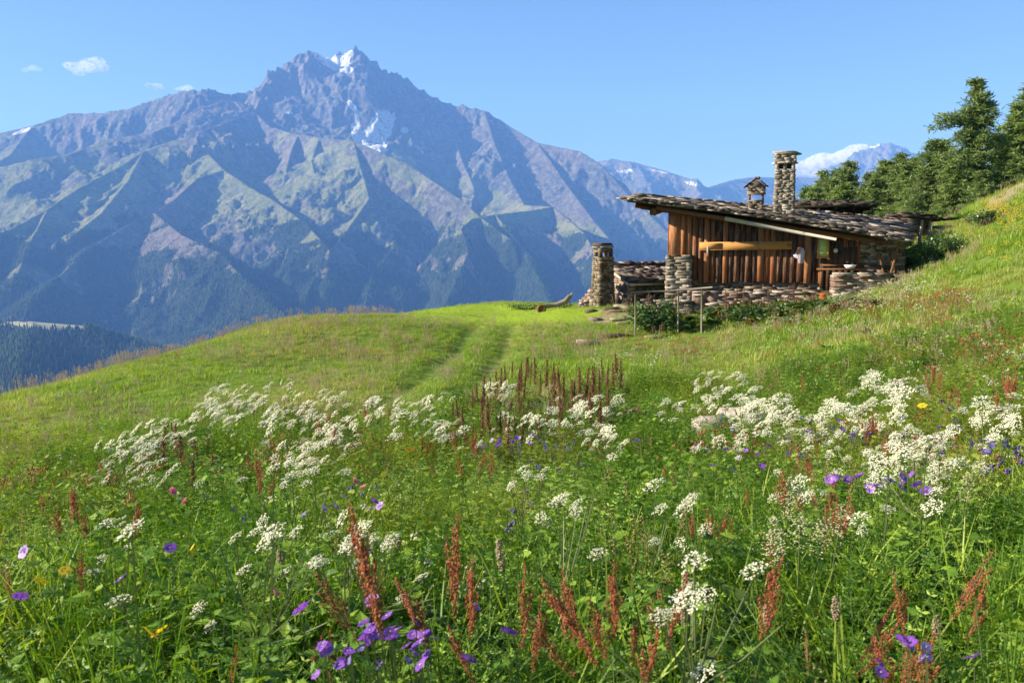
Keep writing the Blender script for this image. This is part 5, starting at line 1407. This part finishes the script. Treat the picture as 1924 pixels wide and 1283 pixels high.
for cx, cy, sx, sy, n, h, lb in [(1180,1150,25,25,4,.42,'in the loose row at the bottom centre'), (1730,1190,40,20,4,.42,'low in the dark right foreground'), (150,1000,120,40,7,.42,'low in the left foreground'), (1120,900,160,40,6,.42,'scattered over the green middle of the meadow'), (1380,940,60,30,5,.42,'scattered over the green middle of the meadow'), (885,825,12,18,6,.55,'in the crimson clump left of the violet patch'), (905,840,10,16,5,.5,'in the crimson clump left of the violet patch'), (620,785,25,12,6,.55,'in the right half of the left white drift'), (690,770,12,8,3,.5,'in the right half of the left white drift'),
  (560,830,70,25,6,.5,'scattered through the left white drift'), (60,905,50,18,9,.5,'in the red row at the left edge'), (220,890,30,18,6,.45,'in the red row at the left edge'), (800,830,40,12,6,.4,'in the crimson clump left of the violet patch'),
  (1500,860,25,18,8,.5,'in the orange-red patch below the pale boulders'), (1655,790,15,18,5,.55,'in the violet band at right'), (1755,705,8,14,3,.6,'on the slope near the right edge'), (1800,730,14,14,3,.5,'on the slope near the right edge'), (1885,705,14,14,5,.6,'on the slope near the right edge'),
  (1550,930,30,22,8,.45,'below the violet band at right'), (1305,650,14,5,4,.4,'in the small red spot left of the broad leaves'), (1750,600,60,20,12,.4,'in the reddish patch high on the right slope'), (1880,620,40,40,10,.4,'in the reddish patch high on the right slope'), (700,650,160,14,6,.35,'far out on the pasture left of the track')]:
    for _ in range(n): spike(random.gauss(cx, sx), random.gauss(cy, sy), h * ru(.85, 1.15), 'rust-red sorrel spike ' + lb, 'red sorrel ' + lb, ru(-.2, .2), None, 1.0)

# brown dock stalks
def dock_stalk():
    st = G(); hd = G(); st.stem([(0, 0, 0), (.01, 0, .5), (0, 0, 1)], .006, .3)
    for i in range(260):
        t = rr(); k = .028 * (1 - .7 * t) * (1 if int(t * 9) % 2 else .65); hd.grain(Vector((random.gauss(0, k), random.gauss(0, k), .38 + .62 * t)), ru(.008, .014), rr())
    for b in range(4):
        a = rr() * 6.28; d = Vector((math.cos(a) * .25, math.sin(a) * .25, 1)).normalized(); p = Vector((0, 0, .42 + .07 * b))
        for i in range(30): hd.grain(p + d * .28 * rr() + Vector((random.gauss(0, .01), random.gauss(0, .01), 0)), ru(.007, .012), rr())
    return st.mesh('stem', [M_TAN]), hd.mesh('seed_head', [M_BROWN])
DKS = [dock_stalk() for _ in range(4)]
def dock(px, py, h, lb, gp):
    q = place(px, py, h)
    if py < 640:
        v = P(px, py, 27.3 + ru(-.3, .3)); zg = hz(v.x, v.y); q = (v.x, v.y, zg); h = min(1.3, max(.5, v.z - zg))
    if q is None: return
    t = empty('dock_stalk', q, rr() * 6, label=lb, cat='dock plant', group=gp); t.rotation_euler = (ru(-.07, .07), ru(-.07, .07), rr() * 6); st, hd = random.choice(DKS)
    for nm, me in (('stem', st), ('seed_head', hd)): o = link(nm, me, t); o.scale = (min(.9, h * 1.25), min(.9, h * 1.25), h)
for x0, y0, x1, y1, n, h, lb in [(850,780,900,730,8,.6,'sloping left edge of the brown dock clump'),(895,735,950,700,8,.75,'left half of the brown dock clump'),(950,695,1060,690,13,.85,'tallest row at the back of the brown dock clump'),(1060,705,1175,690,13,.85,'right half of the brown dock clump'),(900,790,1000,750,9,.6,'front of the brown dock clump'),(1000,760,1160,745,8,.7,'front of the brown dock clump'),
   (300,820,345,805,7,.6,'dark group in the left white drift'),(350,850,400,840,5,.55,'dark group in the left white drift'),(330,920,400,900,5,.4,'dark spikes below the left white drift'),
   (1200,565,1290,560,8,.7,'row behind the leafy bush at the railing'),(1345,560,1500,545,13,.7,'row in front of the pinkish terrace wall'),(930,770,1150,745,14,.6,'front of the brown dock clump'),(880,800,1080,780,10,.5,'front of the brown dock clump'),(960,700,1170,670,6,.8,'tallest row at the back of the brown dock clump')]:
    for i in range(n):
        t = (i + rr() * .8) / n; dock(lerp(x0, x1, t), lerp(y0, y1, t) + ru(-26, 22), h * ru(.6, .98), 'brown dock seed stalk, ' + lb, 'dock stalks, ' + lb)

# five-petalled flowers
def petal_flower(n, rad, w, mat, cup=.35, center=M_CREAM):
    g = G()
    for i in range(n):
        a = 6.283 * i / n; d = Vector((math.cos(a), math.sin(a), cup)).normalized(); sd = Vector((-d.y, d.x, 0)).normalized()
        p0 = d * rad * .05; p1 = d * rad * .55; p2 = d * rad + Vector((0, 0, -rad * .12))
        r = rr()
        g.quad(p0, p1 - sd * w * .8, p1 + Vector((0, 0, -.001)), p1 + sd * w * .8, r); g.quad(p1 - sd * w * .8, p2 - sd * w * .55, p2, p1, min(1, r + .1)); g.quad(p1, p2, p2 + sd * w * .55, p1 + sd * w * .8, r)
    for _ in range(6): g.grain(Vector((ru(-.1, .1), ru(-.1, .1), .15)) * rad, rad * .12, .5, 1)
    return g.mesh('petals', [mat, center])
def stem1(hs):
    g = G(); g.stem([(0, 0, 0), (.02, .01, .5), (0, 0, 1)], .0016, .5)
    for k in range(3):
        a = rr() * 6; g.leafq(Vector((.01, 0, .3 + .18 * k)), Vector((math.cos(a), math.sin(a), .4)).normalized(), Vector((0, 0, 1)), .05, .010, rr(), 1)
    return g.mesh('stem', [M_STEM, M_HERB])
ST1 = [stem1(1) for _ in range(3)]
PUR = [petal_flower(5, .021, .0125, M_PURPLE) for _ in range(2)]; BLU = [petal_flower(5, .017, .010, M_BLUE)]; YEL = [petal_flower(6, .021, .012, M_YELLOWP, .25, M_YELLOWP)]; PIN = [petal_flower(12, .021, .006, M_PINK, .9, M_PINK)]; ORA = [petal_flower(8, .02, .008, M_ORANGE, .4, M_ORANGE)]
def bloom(px, py, h, kind, name, label, group=None, sc=1.0, face=None):
    q = place(px, py, h)
    if q is None: return
    t = empty(name, q, rr() * 6, label=label, cat='flower', group=group)
    o = link('stem', random.choice(ST1), t); o.scale = (1, 1, h)
    o = link('petals', random.choice(kind), t); o.location = (0, 0, h); o.scale = (sc,) * 3
    # tilt the blossom towards the light and the open slope
    t.rotation_euler = (0, 0, 0); o.rotation_euler = (ru(.3, 1.0), ru(-.7, .1), rr() * 6)
U = [(567,1145,'largest single violet blossom in the lower left foreground'),(320,1030,'violet blossom beside the small yellow flower at left'),(228,1088,'violet blossom at left, below and left of the one by the yellow flower'),(38,1122,'violet blossom at the far left edge'),
 (46,1037,'tiny violet blossom near the left edge'),(700,1128,'small violet blossom above the violet clump'),(880,1240,'violet blossom at the bottom edge right of the violet clump'),(955,1188,'magenta-violet blossom among the orange sorrel stalks'),(893,1140,'pale blue blossom among the leaning sorrel stalks'),
 (1340,875,'violet blossom left of the orange-red patch'),(990,922,'blue-violet blossom under a white umbel in mid meadow'),(1830,1235,'blurred violet blossom at the bottom right corner'),(1560,800,'violet blossom above the violet band at right')]
for px, py, lb in U: bloom(px, py, ru(.4, .5), BLU if 'blue' in lb else PUR, 'violet_flower', lb, None, 1.35 if 'largest' in lb else 1.1)
for cx, cy, sx, sy, n, sc, k, lb in [(690,1188,14,8,7,1.15,PUR,'in the violet clump at the bottom, left part'),(738,1180,16,10,9,1.2,PUR,'in the violet clump at the bottom, upper part'),(792,1205,14,24,12,1.15,PUR,'in the violet clump at the bottom, right part'),(612,1215,14,8,7,1.1,PUR,'around the crimson sorrel at the bottom'),(650,1240,25,14,6,1.0,PUR,'around the crimson sorrel at the bottom'),(720,1235,30,10,6,1.0,BLU,'in the violet clump at the bottom, left part'),
  (1705,1205,14,6,5,1.2,PUR,'near the bottom right corner'),(1740,1225,30,14,4,1,BLU,'near the bottom right corner'),(1655,1250,10,6,2,1,PUR,'near the bottom right corner'),(1560,903,14,5,6,1.2,PUR,'in the bright left pair of the band at right'),(1700,903,22,8,9,1.25,PUR,'in the brightest group of the band at right'),(1650,920,10,5,4,1.1,PUR,'in the brightest group of the band at right'),(1625,893,10,5,3,1,PUR,'in the brightest group of the band at right'),
  (1580,810,30,12,9,1.3,PUR,'in the hazy band among white umbels at right'),(1660,805,30,10,7,1.2,BLU,'in the hazy band among white umbels at right'),(1400,860,40,16,7,1.1,PUR,'below the pale boulders'),(950,832,25,8,14,1.3,PUR,'in the patch right of the crimson sorrel'),(1020,845,30,12,12,1.2,BLU,'in the patch right of the crimson sorrel'),(1210,830,8,5,3,1.2,BLU,'below the dark rotting log'),
  (1860,835,30,14,8,1.2,BLU,'close to the right edge'),(620,955,25,14,6,1.1,BLU,'in the loose white group in mid meadow'),(690,945,10,6,3,1.1,PUR,'in the loose white group in mid meadow')]:
    for _ in range(n): bloom(random.gauss(cx, sx), random.gauss(cy, sy), ru(.36, .52), k, 'violet_flower', 'violet blossom ' + lb, 'violet flowers ' + lb, sc * (.66 if cy > 1100 else 1))
for px, py, sc, lb in [(282,1190,1.25,'large yellow flower in the left foreground, left of a touching pair'),(300,1187,1.25,'large yellow flower in the left foreground, right of a touching pair'),(75,1092,1.05,'yellow flower near the left edge, lower of two'),(122,1072,.95,'yellow flower near the left edge, upper of two'),(362,1028,.7,'small yellow flower beside a violet blossom, upper of two'),(364,1038,.7,'small yellow flower beside a violet blossom, lower of two'),(1733,762,2.0,'single bright yellow flower on the slope at right'),(1878,883,1.1,'small yellow flower near the right edge')]:
    bloom(px, py, .42, YEL, 'yellow_flower', lb, None, sc)
for px, py, sc, lb in [(770,846,2.0,'orange blossom left of the crimson sorrel clump'),(1612,895,1.5,'orange blossom in the violet band at right')]: bloom(px, py, .4, ORA, 'orange_flower', lb, None, sc)
for px, py, sc, lb in [(322,925,1.7,'deep pink round blossom at left, larger of a pair'),(350,943,1.3,'deep pink round blossom at left, smaller of a pair'),(665,905,1.5,'pink blossom in mid meadow, upper of two'),(683,918,1.4,'purplish pink blossom in mid meadow, lower of two'),(518,1118,1.0,'small pinkish blossom left of the large violet one')]: bloom(px, py, .45, PIN, 'pink_flower', lb, None, sc)
# fuzzy grass heads
def timothy():
    g = G(); g.stem([(0, 0, 0), (.01, 0, .5), (0, 0, 1)], .0018, .6, 1)
    for i in range(150):
        t = rr(); a = rr() * 6.28; k = .0085 * math.sin(.4 + 2.4 * t); g.grain(Vector((k * math.cos(a), k * math.sin(a), .88 + .14 * t)), .004, rr())
    return g.mesh('grass_head', [M_SEED, M_STEM])
TI = [timothy() for _ in range(2)]
for px, py, h, lb in [(988,1022,.62,'pale fuzzy grass head standing alone in the centre foreground'),(1470,1135,.45,'short pale grass head in the right foreground'),(1310,1080,.5,'pinkish grass head under the bent orange sorrel'),(552,1035,.45,'pinkish grass head in the left foreground'),(1600,1130,.45,'tan grass head at the edge of the dark leaves'),(740,1010,.4,'faint grass head right of the loose white group'),(1300,1150,.4,'pinkish grass head low in the right foreground'),(1785,1165,.4,'tan grass head below the deep red sorrel')]:
    q = place(px, py, h); o = link('grass_head', random.choice(TI), None, label=lb, cat='grass head'); o.location = q; o.scale = (1.1, 1.1, h); o.rotation_euler = (ru(-.05, .05), ru(-.12, .05), 0)

# tiny far flowers nobody could count
def speck(mat, n=9):
    g = G(); 
    for _ in range(n):
        a = Vector((ru(-.12, .12), ru(-.12, .12), ru(.16, .34))); g.stem([(a.x, a.y, 0), a], .0015, .5, 1)
        for _ in range(5): g.grain(a + Vector((random.gauss(0, .012), random.gauss(0, .012), random.gauss(0, .006))), ru(.008, .013), rr())
    return g.mesh('s', [mat, M_STEM])
lib('white_specks', [speck(M_WHITE, 6) for _ in range(2)]); lib('rusty_specks', [speck(M_RUSTY) for _ in range(2)]); lib('yellow_specks', [speck(M_YELLOWP)]); lib('mauve_specks', [speck(M_BLUE, 5)])
def specks(nm, key, regs, label, sc=(.8, 1.2)):
    pts = []
    for a in regs: pts += patch(*a, h=.25, seed=9)
    pts = [p for p in pts if outside_buildings(np.array([p[0]]), np.array([p[1]]))[0]]
    gn_scatter(nm, key, pts, np.random.default_rng(3).uniform(sc[0], sc[1], len(pts)), label, 'wildflowers')
specks('white_wildflowers', 'white_specks', [(1600,560,45,12,60),(1700,530,40,14,30),(1760,560,80,30,30),(1450,600,60,10,20),(1680,620,120,40,30),(1800,680,80,30,20),(300,870,80,20,14),(1140,660,60,20,14),(1880,700,40,40,14),(1500,900,250,60,16),(700,960,300,60,16)], 'tiny white wildflowers scattered over the slope and by the terrace')
specks('rusty_wildflowers', 'rusty_specks', [(1540,535,20,12,26),(1610,575,60,12,30),(1750,560,60,18,60),(1860,640,50,40,36),(1500,600,80,10,16),(1300,650,20,8,12),(1650,640,120,40,20),(1500,830,150,40,30),(150,900,120,15,30),(700,650,200,12,40),(1180,640,120,12,24),(1800,800,80,60,20),(560,840,100,30,20)], 'rust-red sorrel and grass tips scattered over the right slope')
specks('yellow_wildflowers', 'yellow_specks', [(1890,392,22,10,46),(1880,450,30,30,14)], 'yellow wildflowers below the bare bank near the right edge')
specks('mauve_wildflowers', 'mauve_specks', [(1600,830,120,30,26),(1000,860,100,20,14),(1850,850,60,40,14),(650,970,150,40,10)], 'small mauve wildflowers between the white umbels')
# ---------------------------------------------------------------- clouds far beyond the mountains
def cloud_obj(name, px, py, Y, w, h, seed, label, dens=.012, parts=9, slope=0.0):
    c = P(px, py, Y); rg = random.Random(seed); s = Y / F; V = MB()
    import bmesh
    bm = bmesh.new()
    for i in range(parts):
        t = (i + .5) / parts * 2 - 1; r_ = h * s * .5 * (1 - .55 * t * t) * rg.uniform(.75, 1.2)
        M = Matrix.Translation(Vector((t * w * s * .5, rg.uniform(-.3, .3) * h * s, (rg.uniform(-.15, .25) * h + slope * t * w) * s))) @ Matrix.Diagonal((r_ * 1.5, r_ * 1.2, r_, 1))
        bmesh.ops.create_icosphere(bm, subdivisions=3, radius=1, matrix=M)
    me = bpy.data.meshes.new(name); bm.to_mesh(me); bm.free()
    o = link(name, me, None, label=label, cat='cloud'); o.location = c
    rm = o.modifiers.new('join', 'REMESH'); rm.mode = 'VOXEL'; rm.voxel_size = h * s / 16
    m = NT(name + '_vapour'); v = m.n('ShaderNodeVolumePrincipled'); v.inputs['Color'].default_value = (.99, .99, 1, 1)
    g = m.geo(); n = m.noise(4.6 / (h * s), 8, .72, g); d = m.math('MULTIPLY', m.ramp(n, [(.47, 0.0), (.72, 1.0)]), dens)
    d = m.math('MULTIPLY', d, 3.2)
    m.l(d, v.inputs['Density']); v.inputs['Anisotropy'].default_value = 0; m.l(v.outputs[0], m.out.inputs['Volume'])
    me.materials.append(m.m); return o
cloud_obj('cloud', 160, 126, 20500, 84, 26, 1, 'small white cloud high in the sky at left, brightest of the row', .004, 7)
cloud_obj('cloud', 60, 130, 20500, 36, 12, 2, 'faint wisp of cloud at the far left of the sky', .004, 4)
cloud_obj('cloud', 290, 164, 20500, 36, 14, 12, 'small white cloud just above the left ridge', .007, 5, -.1)
cloud_obj('cloud', 348, 168, 20500, 36, 12, 4, 'thin cloud touching the left ridge near its pointed top', .008, 4)
cloud_obj('cloud_bank', 1556, 312, 19500, 170, 46, 5, 'bright white cloud bank against the far snow peak, right of the chimney', .016, 14, .13)
